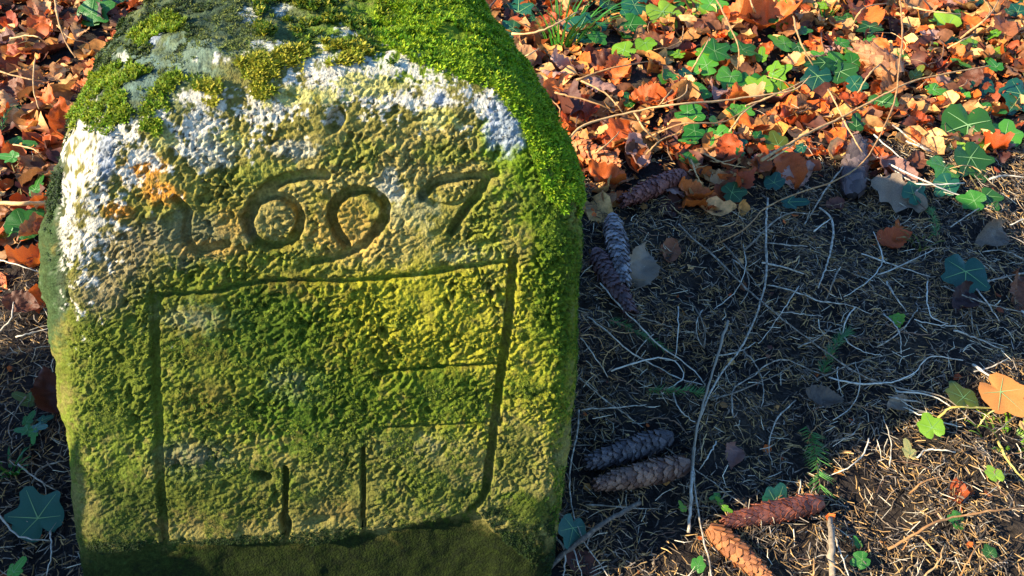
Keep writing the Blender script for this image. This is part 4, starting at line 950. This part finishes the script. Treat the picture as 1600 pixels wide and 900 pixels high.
# ------------------------------------------------------------------ spruce sprigs
M_ndl = mat_leaf("green_needles", lin(44, 92, 48), lin(86, 138, 66), .4, .1, var=.2)
def spruce(pts, label, nl=.014, dens=1.0):
    G = np.array([ground(*p) for p in pts]); Q = smooth_path(G, 14); Q[:, 2] += .012 + .012 * np.sin(np.linspace(0, 3.1, 14)); b = Q[0].copy()
    root = obj("spruce_sprig", None, loc=b, label=label, cat="spruce sprig")
    V, Fc = tube(Q - b, np.linspace(.0016, .0009, 14), 5); obj("stem", mesh("stem", V, Fc, TW["brown"], True), root)
    L_ = np.linalg.norm(np.diff(Q, axis=0), axis=1).sum(); n = int(L_ / .0011 * dens); Vn = []; Fn = []
    T = np.gradient(Q, axis=0); T /= np.linalg.norm(T, axis=1)[:, None]
    for i in range(n):
        k = rng.random() * 12.9; j = int(k); c = Q[j] * (1 - k + j) + Q[j + 1] * (k - j); t = T[j]
        sd = np.cross(t, [0, 0, 1]); sd /= np.linalg.norm(sd); up = np.cross(sd, t); a = rng.uniform(-.5, 3.6)
        d = t * .75 + sd * math.cos(a) + up * math.sin(a) * .7; d /= np.linalg.norm(d); ln = nl * rng.uniform(.7, 1.15)
        s1 = np.cross(d, t); s1 /= np.linalg.norm(s1) + 1e-9; s2 = np.cross(d, s1); r_ = .0009; q = len(Vn)
        Vn += [c - b + s1 * r_, c - b - s1 * r_ * .5 + s2 * r_, c - b - s1 * r_ * .5 - s2 * r_, c - b + d * ln]
        Fn += [(q, q + 1, q + 3), (q + 1, q + 2, q + 3), (q + 2, q, q + 3)]
    obj("needles", mesh("needles", np.array(Vn), np.array(Fn), M_ndl, False), root)
spruce([(950, 510), (985, 535), (1042, 562)], "green spruce sprig lying below the dark purple cone")
spruce([(1008, 622), (1050, 632), (1098, 626)], "comb-like spruce sprig above the pair of cones")
spruce([(1282, 594), (1300, 562), (1322, 528)], "small dark spruce sprig standing beside the arching pale stem", .016, 1.3)
spruce([(1259, 676), (1268, 725), (1279, 775)], "long-needled dark spruce sprig above the red cone's end", .024)
spruce([(5, 215), (22, 190), (48, 182)], "green spruce sprig in the leaves left of the stone")
spruce([(1462, 380), (1450, 350), (1452, 338)], "tiny spruce sprig beside the lobed grey leaf", .012)
#@@SHADE
# ------------------------------------------------------------------ broken stump added unseen, left of the view, to shade the stone's foot
def stump(cx, cy, rad, h):
    na, nh = 72, 30; V = []; Fc = []; a = np.linspace(0, 2 * np.pi, na, endpoint=False); z0 = gz(cx, cy)[0]
    top = h * (1 + .16 * np.sin(a * 2 + 1) + .10 * np.sin(a * 5 + .4)) + .06 * _pr.normal(size=na)
    ridg = .05 * np.abs(np.sin(a * 9 + .8 * np.sin(a * 3)))
    for i in range(nh + 1):
        t = i / nh
        for j in range(na):
            r = rad * (1 + .55 * (1 - t) ** 4 * (1 + .5 * math.sin(a[j] * 5))) * (1 + ridg[j] + .02 * math.sin(t * 30 + j)); z = -.12 + t * (top[j] + .12)
            V.append((math.cos(a[j]) * r, math.sin(a[j]) * r, z))
    for i in range(nh):
        for j in range(na): k = (j + 1) % na; Fc.append((i * na + j, i * na + k, (i + 1) * na + k, (i + 1) * na + j))
    root = obj("added_stump", None, loc=(cx, cy, z0), label="broken grey-brown tree stump standing left of the stone", cat="added shade stump")
    obj("bark", mesh("bark", np.array(V), Fc, mat_bark("stump_bark", lin(70, 58, 46), lin(120, 104, 84), 40), True), root)
    b = nh * na; W = [V[b + j] for j in range(na)] + [(V[b + j][0] * .45, V[b + j][1] * .45, h * .86 + .05 * math.sin(j * .9)) for j in range(na)] + [(0, 0, h * .8)]; F2 = []
    for j in range(na): k = (j + 1) % na; F2 += [(j, k, na + k, na + j), (na + j, na + k, 2 * na)]
    obj("splintered_wood", mesh("splintered_wood", np.array(W), F2, mat_bark("rotten_wood", lin(110, 84, 56), lin(160, 130, 92), 60), False), root)
stump(-1.06, .0, .27, .45)
